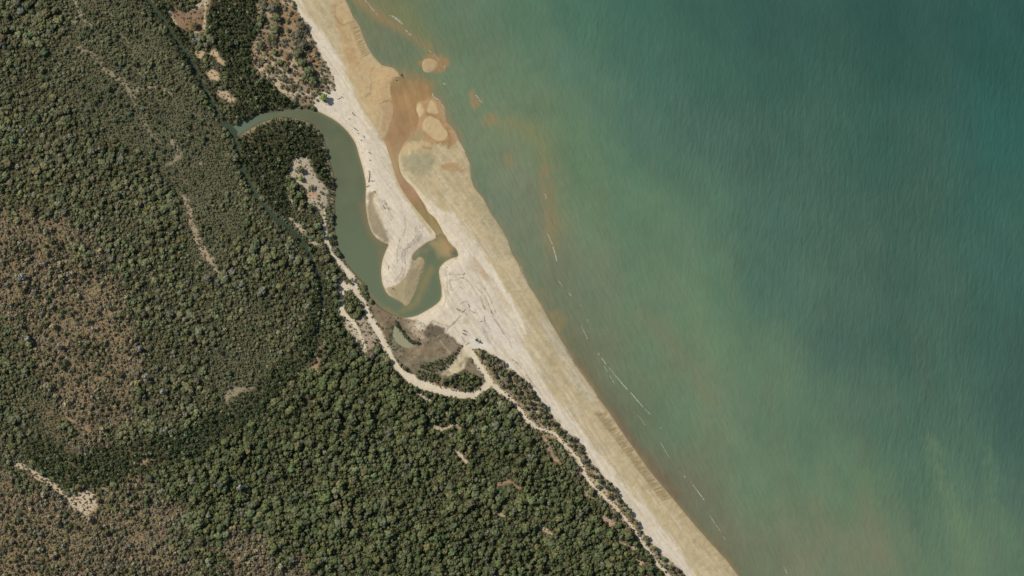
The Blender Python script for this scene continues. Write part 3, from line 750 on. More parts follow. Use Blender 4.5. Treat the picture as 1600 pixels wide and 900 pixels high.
def sea_colour(u, v):
    uw = u + 12 * fbm(u, v, 70, 3, 61); vw = v + 20 * fbm(u, v, 90, 3, 62)
    # distances are stretched along the coast so that the colours lie in bands parallel to it
    ca, sa = math.cos(math.radians(58)), math.sin(math.radians(58))
    al = lambda x, y: ((x * ca + y * sa) * 0.75, -x * sa + y * ca)
    p, q = al(uw, vw)
    acc = np.zeros(u.shape + (3,)); ws = np.zeros(u.shape)
    for x, y, r, g, b in SEA_PTS:
        px, py = al(x, y)
        wgt = 1.0 / (((p - px) ** 2 + (q - py) ** 2) / 2500.0 + 0.6) ** 1.7
        acc += wgt[:, None] * np.array((r, g, b)); ws += wgt
    c = acc / ws[:, None]
    n1 = aniso(u, v, math.radians(60), 90, 36, 4, 71); n2 = fbm(u, v, 90, 4, 72); n3 = aniso(u, v, math.radians(80), 160, 30, 4, 73)
    c *= (1 + 0.022 * n1 + 0.012 * n2 + 0.018 * fbm(u, v, 34, 3, 76) + 0.012 * fbm(u, v, 12, 2, 77))[:, None]
    c[:, 0] *= 1 + 0.03 * n3 + 0.02 * n2
    c = lin(c) / IRR

    def spot(L, col, soft, op, rough=3.0, wd=6):
        nonlocal c
        P = np.array([(t[0], t[1]) for t in L])
        s = np.where((u > P[:, 0].min() - 70) & (u < P[:, 0].max() + 70) & (v > P[:, 1].min() - 70) & (v < P[:, 1].max() + 70))[0]
        if len(s) == 0: return
        d = line_sdf(u[s], v[s], L, wd) + rough * (fbm(u[s], v[s], 9, 3, 81) + 0.6 * aniso(u[s], v[s], math.radians(60), 14, 3, 2, 83))
        a = (op * sstep(soft, -soft, d))[:, None]
        c[s] = c[s] * (1 - a) + A(*col) * a
    # silt plumes and the submerged shoals that show through the shallow water
    spot([(545, -30, 18), (566, 4, 16), (590, 24, 14), (610, 34, 12), (640, 55, 12), (668, 76, 10)], (152, 126, 90), 9, 0.75)
    spot([(580, 0, 20), (625, 22, 26), (660, 60, 24), (690, 95, 20)], (124, 122, 84), 14, 0.5)
    spot([(590, 80, 16), (620, 95, 22), (640, 80, 30), (615, 60, 22)], (104, 116, 92), 14, 0.6)
    spot([(606, 112, 8), (625, 120, 16), (655, 126, 20), (674, 134, 14)], (146, 124, 86), 9, 0.8)
    spot([(672, 98, 30), (684, 100, 26)], (158, 128, 88), 6, 0.9, 4)
    spot([(690, 90, 6), (698, 100, 6), (690, 112, 5)], (150, 128, 90), 4, 0.6)
    spot([(680, 145, 4), (697, 170, 6), (706, 195, 8), (722, 215, 8)], (136, 122, 88), 6, 0.55)
    spot([(736, 150, 10), (742, 158, 18), (750, 158, 8)], (152, 128, 92), 5, 0.7, 4)
    spot([(760, 190, 12), (770, 188, 20), (778, 192, 12)], (146, 128, 90), 7, 0.65, 4)
    spot([(795, 190, 20), (830, 205, 22), (845, 225, 16), (850, 255, 16)], (130, 128, 88), 16, 0.6, 6)
    spot([(793, 248, 16), (797, 254, 12)], (146, 126, 92), 8, 0.55, 4)
    spot([(850, 265, 8), (854, 300, 14), (858, 330, 18), (858, 360, 20), (862, 385, 14)], (138, 124, 91), 12, 0.62, 6)
    spot([(860, 310, 10), (868, 345, 12), (868, 385, 8)], (128, 122, 86), 9, 0.6, 4)
    spot([(865, 492, 12), (878, 500, 14), (870, 515, 10)], (142, 124, 84), 7, 0.6, 3)
    spot([(845, 455, 12), (858, 465, 12)], (128, 122, 86), 8, 0.6, 3)
    spot([(885, 555, 16), (905, 580, 22), (940, 640, 24), (975, 690, 22), (1020, 750, 22), (1075, 815, 20), (1135, 885, 16)], (116, 104, 78), 14, 0.75, 4)
    spot([(960, 655, 16), (1000, 715, 22), (1050, 775, 18)], (118, 98, 76), 10, 0.6, 4)
    spot([(1000, 490, 14), (1040, 530, 22), (1075, 570, 22), (1105, 620, 18)], (118, 122, 94), 18, 0.6, 8)
    spot([(1350, 780, 20), (1365, 820, 26), (1380, 870, 26)], (120, 122, 96), 18, 0.6, 8)
    spot([(1275, 790, 16), (1290, 830, 22), (1270, 870, 30)], (120, 122, 95), 18, 0.5, 8)
    spot([(1300, 700, 16), (1340, 740, 22), (1370, 790, 20)], (104, 128, 98), 16, 0.5, 8)
    spot([(1405, 690, 12), (1420, 760, 14), (1440, 850, 14)], (78, 106, 88), 14, 0.5, 8)
    spot([(1452, 690, 10), (1470, 740, 16), (1490, 800, 22), (1530, 870, 24)], (104, 128, 98), 12, 0.55, 8)
    spot([(1545, 700, 10), (1550, 780, 14), (1580, 850, 14)], (98, 126, 98), 12, 0.45, 8)
    spot([(1510, 700, 14), (1530, 780, 12)], (76, 104, 92), 12, 0.4, 8)
    spot([(1470, 780, 5), (1468, 830, 5), (1480, 880, 8)], (88, 112, 92), 10, 0.6, 6)
    d = -poly_sdf(u, v, SEA) + 2.5 * fbm(u, v, 12, 3, 85)
    wd = np.interp(v, [0, 130, 300, 420, 520, 640, 900], [5, 8, 9, 9, 6, 5, 6])
    a = (0.55 * np.clip(1 - d / wd, 0, 1))[:, None]
    c = c * (1 - a) + A(140, 124, 92) * a
    return np.clip(c, 0.005, 0.9)


sea_sdf = lambda U, V: poly_sdf(U, V, SEA)


def sea_extra(me, u, v):
    a = me.attributes.new("offshore", 'FLOAT', 'POINT')
    d = -poly_sdf(u, v, SEA)
    a.data.foreach_set("value", sstep(60, 420, d + 40 * fbm(u, v, 120, 2, 91)).astype(np.float32))


water_sheet("sea", (440, -110, 1720, 1010), 3.0, lambda U, V: sea_sdf(U, V) < 5, 0.0, sea_colour, M_SEA,
            "turbid green sea turning deep teal offshore", sea_extra)


def creek_colour(u, v):
    d = poly_sdf(u, v, CREEK)
    n1 = fbm(u, v, 22, 3, 95); n9 = fbm(u, v, 6, 3, 94)
    c = np.array((99, 104, 79.0))[None] * (1 + 0.05 * n1)[:, None]
    t = sstep(200, 470, v)[:, None]
    c = c * (1 - t) + np.array((102, 113, 87.0)) * t
    up = sstep(450, 380, u)[:, None]
    c = c * (1 - up) + np.array((98, 114, 94.0)) * up
    c = lin(c) / IRR

    def spot(L, col, soft, op):
        nonlocal c
        dd = line_sdf(u, v, L, 6) + 2.5 * n1 + 2.0 * n9
        a = (op * sstep(soft, -soft, dd))[:, None]
        c = c * (1 - a) + A(*col) * a
    spot([(565, 320, 5), (574, 345, 10), (584, 366, 14), (596, 385, 10), (594, 410, 5)], (122, 112, 82), 6, 0.8)
    spot([(628, 486, 3), (650, 474, 12), (664, 440, 12), (674, 420, 10)], (132, 124, 88), 7, 0.9)
    spot([(560, 440, 6), (576, 462, 8), (592, 480, 8), (620, 494, 5)], (136, 122, 86), 5, 0.8)
    spot([(684, 410, 14), (690, 400, 22)], (104, 116, 84), 6, 0.6)
    spot([(684, 368, 8), (692, 373, 12), (697, 378, 10)], (154, 132, 94), 5, 0.95); spot([(674, 380, 10), (688, 383, 20), (695, 390, 24)], (158, 140, 100), 8, 0.95); spot([(694, 384, 8), (700, 392, 12)], (172, 144, 104), 6, 0.6); spot([(708, 393, 6), (714, 396, 5)], (92, 98, 80), 4, 0.8)
    spot([(696, 374, 5), (705, 387, 6)], (168, 134, 96), 5, 0.7)
    spot([(642, 402, 10), (650, 396, 14), (658, 390, 10)], (138, 132, 104), 6, 0.85); spot([(660, 395, 8), (668, 390, 8)], (132, 124, 92), 6, 0.7)
    a = (0.55 * sstep(-5, 0, d))[:, None]
    c = c * (1 - a) + A(130, 120, 90) * a
    return np.clip(c, 0.005, 0.9)


water_sheet("creek", (340, 155, 730, 505), 2.0, lambda U, V: poly_sdf(U, V, CREEK) < 2.5, LV_CREEK, creek_colour, M_CREEK,
            "still grey green tidal creek bending round the mangroves to the spit")


def chan_colour(u, v):
    n1 = fbm(u, v, 14, 3, 96); n2 = aniso(u, v, math.radians(70), 22, 4, 3, 97)
    st = [(112, 138, 122, 86), (128, 152, 128, 88), (150, 164, 132, 90), (210, 160, 128, 92), (260, 162, 138, 100), (300, 164, 130, 98), (330, 146, 126, 86), (370, 150, 132, 92), (390, 172, 146, 106)]
    V = [s[0] for s in st]
    c = np.stack([np.interp(v, V, [s[k] for s in st]) for k in (1, 2, 3)], -1)
    c *= (1 + 0.05 * n1 + 0.05 * n2)[:, None]
    return lin(c) / IRR


water_sheet("tidal_channel", (590, 112, 712, 396), 2.0, lambda U, V: poly_sdf(U, V, CHANNEL) < 2.0, LV_CHAN, chan_colour, M_CREEK,
            "shallow orange brown runnel between the spit and the outer bar")
water_sheet("stream", (200, -60, 520, 530), 1.5, lambda U, V: np.minimum(line_sdf(U, V, STREAM_N), line_sdf(U, V, STREAM_S)) < 0.8, LV_STR,
            lambda u, v: (A(60, 72, 54)[None] * sstep(440, 385, v)[:, None] + A(44, 50, 38)[None] * (1 - sstep(440, 385, v)[:, None])) * (1 + 0.1 * fbm(u, v, 20, 2, 98))[:, None], M_CREEK,  # lower reach darkened: the ditch's shadow is put into the water colour
            "narrow dark green stream through the mangroves")
water_sheet("pond", (610, 505, 652, 548), 1.5, lambda U, V: poly_sdf(U, V, POND) < 1.0, 0.9,
            lambda u, v: np.tile(A(150, 147, 120), (len(u), 1)), M_CREEK, "small pale green pool on the tidal flat")

# country and sea beyond the picture, out to the horizon
R = 26000.0
far = [(-R, -R), (-920, -R), (-920, R), (-R, R)]
def flat(name, P, z, mat, attr, col, label):
    o = obj_from(name, [(x, y, z) for x, y in P], [list(range(len(P)))], mat, 'structure', label)
    set_color(o.data, attr, np.tile(col, (len(P), 1)))
    return o
flat("sea", [(-R, -R), (R, -R), (R, R), (-R, R)], -3.2, M_SEA, "silt", A(66, 98, 86), "open sea beyond the picture")
flat("ground", far, 2.9, M_GROUND, "soil", A(62, 64, 44), "forest country beyond the picture")
flat("ground", [(-919.9, 560), (-318, 560), (-919.9, 2280)], 2.9, M_GROUND, "soil", A(62, 64, 44), "forest country beyond the picture")
flat("ground", [(-919.9, -560), (-919.9, -R), (R * 0.93, -R), (430, -560)], 2.9, M_GROUND, "soil", A(62, 64, 44), "forest country beyond the picture")


# ------------------------------------------------------------------ foliage shapes
import bmesh
def ico(sub):
    bm = bmesh.new(); bmesh.ops.create_icosphere(bm, subdivisions=sub, radius=1.0)
    v = np.array([x.co[:] for x in bm.verts]); f = np.array([[q.index for q in x.verts] for x in bm.faces]); bm.free()
    return v, f
ICO1, ICO2 = ico(1), ico(2)


def crown_geo(seed, lobes, flat=0.62, ragged=0.30, leaves=90, gap=0.0, low=False):
    """an uneven crown of unit radius standing on z = 0: leafy lobes plus loose leaf sprays"""
    r = np.random.default_rng(seed)
    V, F, K = [], [], []
    nv = 0
    bv, bf = ICO1 if low else ICO2
    for i in range(lobes):
        a = r.uniform(0, 2 * math.pi); rad = math.sqrt(r.uniform(0, 1)) * 0.72 if i else 0.0
        rad = rad * (1 + gap)
        z = 0.45 + flat * (1 - rad * rad) * r.uniform(0.55, 1.0)
        s = r.uniform(0.20, 0.40) * (1.15 - 0.35 * rad)
        p = bv.copy()
        n = 1 + ragged * (vnoise(p[:, 0] * 2.6 + i * 5 + seed, p[:, 1] * 2.6 + p[:, 2] * 2.1, seed) * 2 - 1) + r.uniform(-.1, .1, len(p))
        p = p * n[:, None] * s * np.array([r.uniform(.85, 1.25), r.uniform(.85, 1.25), r.uniform(.6, .95)])
        p += np.array([rad * math.cos(a), rad * math.sin(a), z])
        V.append(p); F.append(bf + nv); nv += len(p)
        tone = r.uniform(0.70, 1.32)
        K.append(np.clip(tone * (0.9 + 0.2 * r.uniform(0, 1, len(p))), .4, 1.6))
    for i in range(leaves):
        a = r.uniform(0, 2 * math.pi); rad = math.sqrt(r.uniform(0.15, 1.0)) * r.uniform(0.9, 1.1)
        z = 0.40 + flat * (1 - min(1, rad * rad)) * r.uniform(0.5, 1.35)
        c = np.array([rad * math.cos(a), rad * math.sin(a), z]); L = r.uniform(0.10, 0.22)
        d1 = r.normal(size=3); d1 /= np.linalg.norm(d1); d2 = np.cross(d1, r.normal(size=3)); d2 /= np.linalg.norm(d2)
        V.append(np.array([c - d1 * L, c + d2 * L * .6, c + d1 * L])); F.append(np.array([[nv, nv + 1, nv + 2]])); nv += 3
        K.append(np.full(3, r.uniform(0.7, 1.5)))
    return np.concatenate(V), np.concatenate(F), np.concatenate(K)


def trunk_geo(seed, limbs=3):
    """tapered trunk with limbs reaching into the crown, unit crown radius"""
    r = np.random.default_rng(seed + 500)
    V, F = [], []
    def tube(p0, p1, r0, r1, n=6):
        p0, p1 = np.array(p0, float), np.array(p1, float)
        ax = p1 - p0; ax /= np.linalg.norm(ax)
        u = np.cross(ax, (0.3, 0.9, 0.1)); u /= np.linalg.norm(u); w_ = np.cross(ax, u)
        b = sum(len(x) for x in V)
        t = np.arange(n) * 2 * math.pi / n
        ring = np.cos(t)[:, None] * u + np.sin(t)[:, None] * w_
        V.append(np.concatenate([p0 + ring * r0, p1 + ring * r1]))
        for k in range(n):
            j = (k + 1) % n
            F.append([b + k, b + j, b + n + j, b + n + k])
    tube((0, 0, -0.6), (0.03, 0.02, 0.45), 0.09, 0.055, 8)
    for i in range(limbs):
        a = r.uniform(0, 2 * math.pi)
        tube((0.02, 0.01, r.uniform(0.15, 0.4)), (0.55 * math.cos(a), 0.55 * math.sin(a), r.uniform(0.6, 0.85)), 0.05, 0.02, 5)
    return np.concatenate(V), np.array(F)


def crown_mesh(name, seed, mat, **kw):
    v, f, k = crown_geo(seed, **kw)
    o = obj_from(name, v, f, mat)
    me = o.data
    me.polygons.foreach_set("use_smooth", np.ones(len(f), bool))
    set_color(me, "clump", np.repeat(k[:, None], 3, 1))
    bpy.data.objects.remove(o)
    return me


def trunk_mesh(seed):
    v, f = trunk_geo(seed)
    o = obj_from("trunk", v, f, M_BARK); me = o.data; bpy.data.objects.remove(o)
    return me


KINDS = {
    "tree":  [dict(lobes=15, leaves=110), dict(lobes=12, leaves=120, gap=0.12), dict(lobes=18, leaves=90, flat=0.75), dict(lobes=10, leaves=130, gap=0.2), dict(lobes=14, leaves=100, flat=0.5), dict(lobes=20, leaves=100)],
    "bush":  [dict(lobes=8, leaves=50, low=True), dict(lobes=6, leaves=60, low=True, gap=0.15), dict(lobes=10, leaves=50, low=True, flat=0.5), dict(lobes=7, leaves=60, low=True)],
    "thin":  [dict(lobes=8, leaves=200, gap=0.3, ragged=0.5), dict(lobes=6, leaves=220, gap=0.35, ragged=0.5), dict(lobes=10, leaves=180, gap=0.25, ragged=0.5)],
}
MESH_I, MESH = {}, {}
sd = 100
for k, lst in KINDS.items():
    MESH_I[k] = []; MESH[k] = []
    for kw in lst:
        MESH_I[k].append(crown_mesh("foliage_" + k, sd, M_LEAF_I, **kw)); MESH[k].append(crown_mesh("crown", sd, M_LEAF, **kw)); sd += 1
TRUNKS = [trunk_mesh(i) for i in range(4)]
SRC = {}
for k in KINDS:
    c = bpy.data.collections.new("foliage_shapes_" + k)
    for i, me in enumerate(MESH_I[k]):
        c.objects.link(bpy.data.objects.new("foliage_%s_%d" % (k, i), me))
    SRC[k] = c


def instancer(name, kind, pts, scale, hgt, tint, seed, label):
    r = np.random.default_rng(seed)
    me = bpy.data.meshes.new(name)
    me.vertices.add(len(pts)); me.vertices.foreach_set("co", np.asarray(pts, np.float32).ravel())
    def put(nm, typ, arr, key):
        a = me.attributes.new(nm, typ, 'POINT'); a.data.foreach_set(key, np.asarray(arr, np.float32 if typ != 'INT' else np.int32).ravel())
    put("size", 'FLOAT_VECTOR', np.stack([scale, scale * r.uniform(.85, 1.15, len(pts)), hgt], -1), "vector")
    put("turn", 'FLOAT_VECTOR', np.stack([r.normal(0, .08, len(pts)), r.normal(0, .08, len(pts)), r.uniform(0, 6.283, len(pts))], -1), "vector")
    put("pick", 'INT', r.integers(0, len(MESH_I[kind]), len(pts)), "value")
    put("tint", 'FLOAT_COLOR', np.concatenate([tint, np.ones((len(pts), 1))], 1), "color")
    o = bpy.data.objects.new(name, me); COL.objects.link(o)
    tag(o, label, kind='stuff')
    g = bpy.data.node_groups.new(name + "_nodes", 'GeometryNodeTree')
    g.interface.new_socket("Geometry", in_out='INPUT', socket_type='NodeSocketGeometry')
    g.interface.new_socket("Geometry", in_out='OUTPUT', socket_type='NodeSocketGeometry')
    gi = g.nodes.new("NodeGroupInput"); go = g.nodes.new("NodeGroupOutput")
    ip = g.nodes.new("GeometryNodeInstanceOnPoints")
    ci = g.nodes.new("GeometryNodeCollectionInfo")
    ci.inputs[0].default_value = SRC[kind]; ci.inputs[1].default_value = True; ci.inputs[2].default_value = True
    ip.inputs['Pick Instance'].default_value = True
    def na(nm, typ):
        x = g.nodes.new("GeometryNodeInputNamedAttribute"); x.data_type = typ; x.inputs[0].default_value = nm
        return x.outputs[0]
    g.links.new(gi.outputs[0], ip.inputs['Points']); g.links.new(ci.outputs[0], ip.inputs['Instance'])
    g.links.new(na("pick", 'INT'), ip.inputs['Instance Index'])
    e2r = g.nodes.new("FunctionNodeEulerToRotation"); g.links.new(na("turn", 'FLOAT_VECTOR'), e2r.inputs[0])
    g.links.new(e2r.outputs[0], ip.inputs['Rotation'])
    g.links.new(na("size", 'FLOAT_VECTOR'), ip.inputs['Scale'])
    g.links.new(ip.outputs[0], go.inputs[0])
    md = o.modifiers.new("foliage", 'NODES'); md.node_group = g
    return o


# ------------------------------------------------------------------ where things grow
d_mang = np.minimum.reduce([poly_sdf(GU, GV, P) for P in MANGROVE] + [line_sdf(GU, GV, LANDLINE), line_sdf(GU, GV, DARK_BAND)])
d_scrub = np.minimum.reduce([poly_sdf(GU, GV, P) for P in SCRUB])
d_woods = np.minimum.reduce([poly_sdf(GU, GV, P) for P in WOODS])
FOREST = [(520, 430), (560, 545), (600, 575), (660, 605), (760, 620), (830, 690), (1060, 905), (1190, 1010), (300, 1010), (335, 850), (270, 790), (245, 740), (330, 700), (430, 630), (490, 570), (508, 500)]
d_forest = poly_sdf(GU, GV, FOREST)
wash = np.full(GU.shape, 9.0)
for k_, P_, c_ in PANS[:10]:
    wash = np.minimum(wash, field(P_, k_ == 'p', 12))

KNOLL = [P for k, P, c in PANS if k == "p" and P[0] == (465, 243)][0]
d_over = np.where(GV < 206, d_str + 0.9, d_str + np.interp(GV, [206, 300, 345, 380, 420], [1.2, 1.2, 0.8, 0.6, 0.4]))
open_d = np.minimum.reduce([d_beach, d_track, pan, d_creek, d_over, d_wet, dune, field(KNOLL, m=12) + 1.5])


def scatter(spacing, seed, jit=0.85):
    r = np.random.default_rng(seed)
    us = np.arange(U0 + 3, 1200, spacing); vs = np.arange(V0 + 3, V1 - 3, spacing * 0.87)
    U, V = np.meshgrid(us, vs)
    U = U + (np.arange(len(vs)) % 2)[:, None] * spacing / 2
    U = U + r.uniform(-.5, .5, U.shape) * spacing * jit; V = V + r.uniform(-.5, .5, V.shape) * spacing * jit
    u, v = U.ravel(), V.ravel()
    k = sample(d_sea, u, v) > 10
    return u[k], v[k], r


def klass(u, v):
    """0 mixed, 1 forest, 2 mangrove, 3 scrub, 4 dry woodland"""
    n = 10 * sample(NB, u, v)
    c = np.zeros(len(u), int)
    c[sample(d_forest, u, v) < 0] = 1
    c[sample(d_woods, u, v) + 3.4 * n + 14 * sample(NA, u, v) < 0] = 4
    c[(sample(d_scrub, u, v) + 1.2 * n < 0) & (np.hypot((u - 262) / 70, (v - 250) / 60) + 0.9 * fbm(u, v, 34, 4, 221) < 1.45) | (sample(d_scrub, u, v) + 1.2 * n < 0) & (fbm(u, v, 34, 4, 222) > -0.05)] = 3
    c[sample(d_mang, u, v) + 0.35 * n < 0] = 2
    return c


def tones(base, n, r, var=0.16, hue=0.08):
    b = np.array(base)[None] * (1 + r.normal(0, var, n).clip(-2.2 * var, 2.5 * var))[:, None]
    b = b * (1 + r.normal(0, hue, (n, 3)) * np.array([1.0, 0.4, 0.9]))
    return b.clip(0.01, 0.5)


LEAF = {"forest": (0.101, 0.112, 0.048), "mixed": (0.122, 0.126, 0.060), "mangrove": (0.056, 0.070, 0.030), "scrub": (0.122, 0.127, 0.072),
        "woods": (0.128, 0.120, 0.075), "brown": (0.210, 0.174, 0.106), "grey": (0.21, 0.22, 0.18), "olive": (0.125, 0.130, 0.055), "lime": (0.165, 0.205, 0.055)}
PLANTS = []      # dicts of arrays per population
def grow(pop, kind, u, v, rad, hgt, tint):
    PLANTS.append(dict(pop=pop, kind=kind, u=u, v=v, r=rad, h=hgt, tint=tint))


# tall crowns of the forest and the mixed bush
u, v, r = scatter(6.3, 21, 1.05)
c = klass(u, v); od = sample(open_d, u, v) + 2.0 * sample(NA, u, v)
rad = np.clip(r.lognormal(math.log(3.85), 0.36, len(u)) * (1 + 0.25 * fbm(u, v, 45, 3, 209)), 2.0, 8.0)
k = (c == 1) & (od > rad * 0.45)
clump_v = fbm(u, v, 60, 3, 201)
t = tones(LEAF["forest"], len(u), r)
t *= (1 + 0.22 * clump_v)[:, None]
x = r.uniform(0, 1, len(u)); t[x < 0.05] = tones((0.125, 0.128, 0.08), (x < 0.05).sum(), r, .16, .03); t[(x > 0.06) & (x < 0.14)] = tones(LEAF["olive"], ((x > 0.06) & (x < 0.14)).sum(), r)
hv = 1 + 0.25 * fbm(u, v, 25, 2, 202)
keepf = r.uniform(0, 1, len(u)) < 0.90 + 0.12 * fbm(u, v, 30, 2, 210)
k &= keepf
grow("forest_tree", "tree", u[k], v[k], rad[k], (rad ** 0.8 * 1.35 * r.uniform(0.75, 1.3, len(u)) * hv)[k], t[k])
# mixed bush on the old creek plain
u, v, r = scatter(5.7, 22)
c = klass(u, v); od = sample(open_d, u, v) + 2.0 * sample(NA, u, v)
rad = np.clip(r.lognormal(math.log(3.25), 0.36, len(u)) * (1 + 0.3 * fbm(u, v, 50, 3, 211)), 1.6, 7.2)
rad = np.where(sample(d_scrub, u, v) < 0, np.maximum(rad * 0.68, 1.4), rad)
dens = 0.80 + 0.35 * fbm(u, v, 45, 3, 203)
k = (c == 0) & (od > rad * 0.4) & (r.uniform(0, 1, len(u)) < dens)
t = tones(LEAF["mixed"], len(u), r, 0.2); t *= (1 + 0.22 * fbm(u, v, 50, 3, 204))[:, None]
x = r.uniform(0, 1, len(u)); m = x < 0.035; t[m] = tones((0.145, 0.148, 0.10), m.sum(), r, .16, .03); m = (x > .05) & (x < .13); t[m] = tones(LEAF["woods"], m.sum(), r); m = (x > .13) & (x < .17); t[m] = tones((0.12, 0.132, 0.055), m.sum(), r)
grow("mixed_tree", "tree", u[k], v[k], rad[k], (rad ** 0.85 * 1.0 * r.uniform(0.7, 1.3, len(u)))[k], t[k])
# mangroves
u, v, r = scatter(3.9, 23, 1.25)
c = klass(u, v); od = sample(open_d, u, v)
rad = np.clip(r.lognormal(math.log(2.35), 0.32, len(u)) * (1 + 0.2 * fbm(u, v, 25, 3, 231)), 1.4, 4.6)
k = (c == 2) & (od > 0.8)
t = tones(LEAF["mangrove"], len(u), r, 0.2); m = r.uniform(0, 1, len(u)) < 0.06; t[m] = tones((0.16, 0.18, 0.09), m.sum(), r)
band = sample(line_sdf(GU, GV, DARK_BAND), u, v) < 0
t[band] = t[band] * np.array([1.2, 1.2, 1.2])
grow("mangrove", "bush", u[k], v[k], rad[k], (rad * r.uniform(0.9, 1.5, len(u)))[k], t[k])
# dry woodland: scattered trees over pale brown undergrowth
u, v, r = scatter(4.5, 24, 1.0)
c = klass(u, v); od = sample(open_d, u, v) + 2.0 * sample(NA, u, v)
rad = np.clip(r.lognormal(math.log(2.2), 0.36, len(u)) * (1 + 0.25 * fbm(u, v, 30, 3, 212)), 1.1, 6.0)
k = (c == 4) & (od > rad * 0.5) & (r.uniform(0, 1, len(u)) < 0.64 + 0.40 * fbm(u, v, 30, 3, 205))
dry = 0.72 + 0.55 * fbm(u, v, 42, 4, 213); x = r.uniform(0, 1, len(u))
t = tones(LEAF["mixed"], len(u), r, 0.2) * 0.95
m = x < dry; t[m] = tones(LEAF["brown"], m.sum(), r, .2)
m = x < dry * 0.55; t[m] = tones((0.172, 0.146, 0.096), m.sum(), r, .2)
m = x < dry * 0.28; t[m] = tones((0.240, 0.202, 0.110), m.sum(), r, .18)
m = x > 0.988; t[m] = tones((0.17, 0.175, 0.14), m.sum(), r, .15, .03)
grow("woodland_tree", "thin", u[k], v[k], rad[k], (rad * r.uniform(0.75, 1.35, len(u)))[k], t[k])
# low growth, too dense to count
low = dict(u=[], v=[], r=[], h=[], t=[])
def lowgrow(spacing, seed, cl, size, sig, base, var, prob, hmul=1.0, gap=0.6, alt=None):
    u, v, r = scatter(spacing, seed)
    c = klass(u, v); od = sample(open_d, u, v) + 1.5 * sample(NA, u, v)
    rad = np.clip(r.lognormal(math.log(size), sig, len(u)), size * .5, size * 2.0)
    pr = prob(u, v) if callable(prob) else prob
    k = np.isin(c, cl) & (od > gap) & (r.uniform(0, 1, len(u)) < pr)
    t = tones(base, len(u), r, var)
    if cl == [3] or cl == [0]:
        k |= np.isin(c, [0, 3, 2]) & (sample(wash, u, v) < 0) & (r.uniform(0, 1, len(u)) < 0.04 + 0.26 * vnoise(u * .12, v * .12, seed))
    if alt is not None:
        m = r.uniform(0, 1, len(u)) < alt[1]; t[m] = tones(alt[0], m.sum(), r, var)
    t *= (1 + 0.15 * fbm(u, v, 35, 3, seed + 7))[:, None]
    low['u'].append(u[k]); low['v'].append(v[k]); low['r'].append(rad[k]); low['h'].append((rad * hmul * r.uniform(.7, 1.3, len(u)))[k]); low['t'].append(t[k])
lowgrow(3.6, 31, [1], 1.9, .3, LEAF["forest"], .2, 0.97, 1.2)
lowgrow(2.9, 32, [0], 1.5, .35, LEAF["mixed"], .22, 0.92, 1.0, alt=(LEAF["scrub"], .3))
lowgrow(2.7, 33, [3], 1.35, .25, LEAF["scrub"], .22, lambda u, v: 0.84 + 0.2 * fbm(u, v, 30, 3, 207), 1.1, alt=((0.098, 0.112, 0.05), .45))
lowgrow(2.7, 34, [4], 1.25, .4, (0.215, 0.186, 0.124), .22, 0.9, 0.75, alt=(LEAF["woods"], .22))
def edgegrow(spacing, seed, lo, hi, fld, size, prob, base):
    u, v, r = scatter(spacing, seed, 1.0)
    d = sample(fld, u, v)
    k = (d > lo) & (d < hi) & (r.uniform(0, 1, len(u)) < prob * (0.4 + 1.2 * vnoise(u * .09, v * .09, seed))) & (sample(d_creek, u, v) > 3) & (sample(d_sea, u, v) > 30)
    k &= (sample(d_beach, u, v) > 0) | (sample(d_wet, u, v) < 0)
    if fld is not d_track: k &= sample(d_track, u, v) > 0.5
    k &= poly_sdf(u, v, [(688, 584), (700, 572), (712, 558), (720, 543), (736, 545), (732, 562), (726, 577), (712, 587), (700, 590)]) > 0
    rad = np.clip(r.lognormal(math.log(size), .4, len(u)), .5, size * 2.2)
    low['u'].append(u[k]); low['v'].append(v[k]); low['r'].append(rad[k]); low['h'].append((rad * .8)[k]); low['t'].append(tones(base, k.sum(), r, .2))
edgegrow(2.6, 61, -1.6, 3.0, d_track, 1.1, .55, LEAF["mixed"])
edgegrow(3.2, 62, -30, 2.0, pan, 1.2, .24, LEAF["mixed"])
edgegrow(2.4, 63, -30, 0.0, pan, 0.65, .22, LEAF["woods"])
edgegrow(2.6, 64, -30, 0.0, d_wet, 0.62, .22, (0.085, 0.08, 0.055))
edgegrow(2.8, 65, -60, 0.0, dune, 0.8, .22, LEAF["scrub"])
edgegrow(3.4, 66, -30, 0.0, dune, 1.3, .22, LEAF["woods"])
# greener low trees dotted through the scrub
u, v, r = scatter(9.0, 35, 1.0)
c = klass(u, v); od = sample(open_d, u, v)
rad = np.clip(r.lognormal(math.log(2.9), 0.25, len(u)), 1.8, 5)
k = (c == 3) & (od > 2.5) & (r.uniform(0, 1, len(u)) < 0.35 + 0.9 * fbm(u, v, 55, 3, 208))
grow("mixed_tree", "tree", u[k], v[k], rad[k], rad[k] * r.uniform(.7, 1.2, k.sum()), tones((0.088, 0.105, 0.05), k.sum(), r))

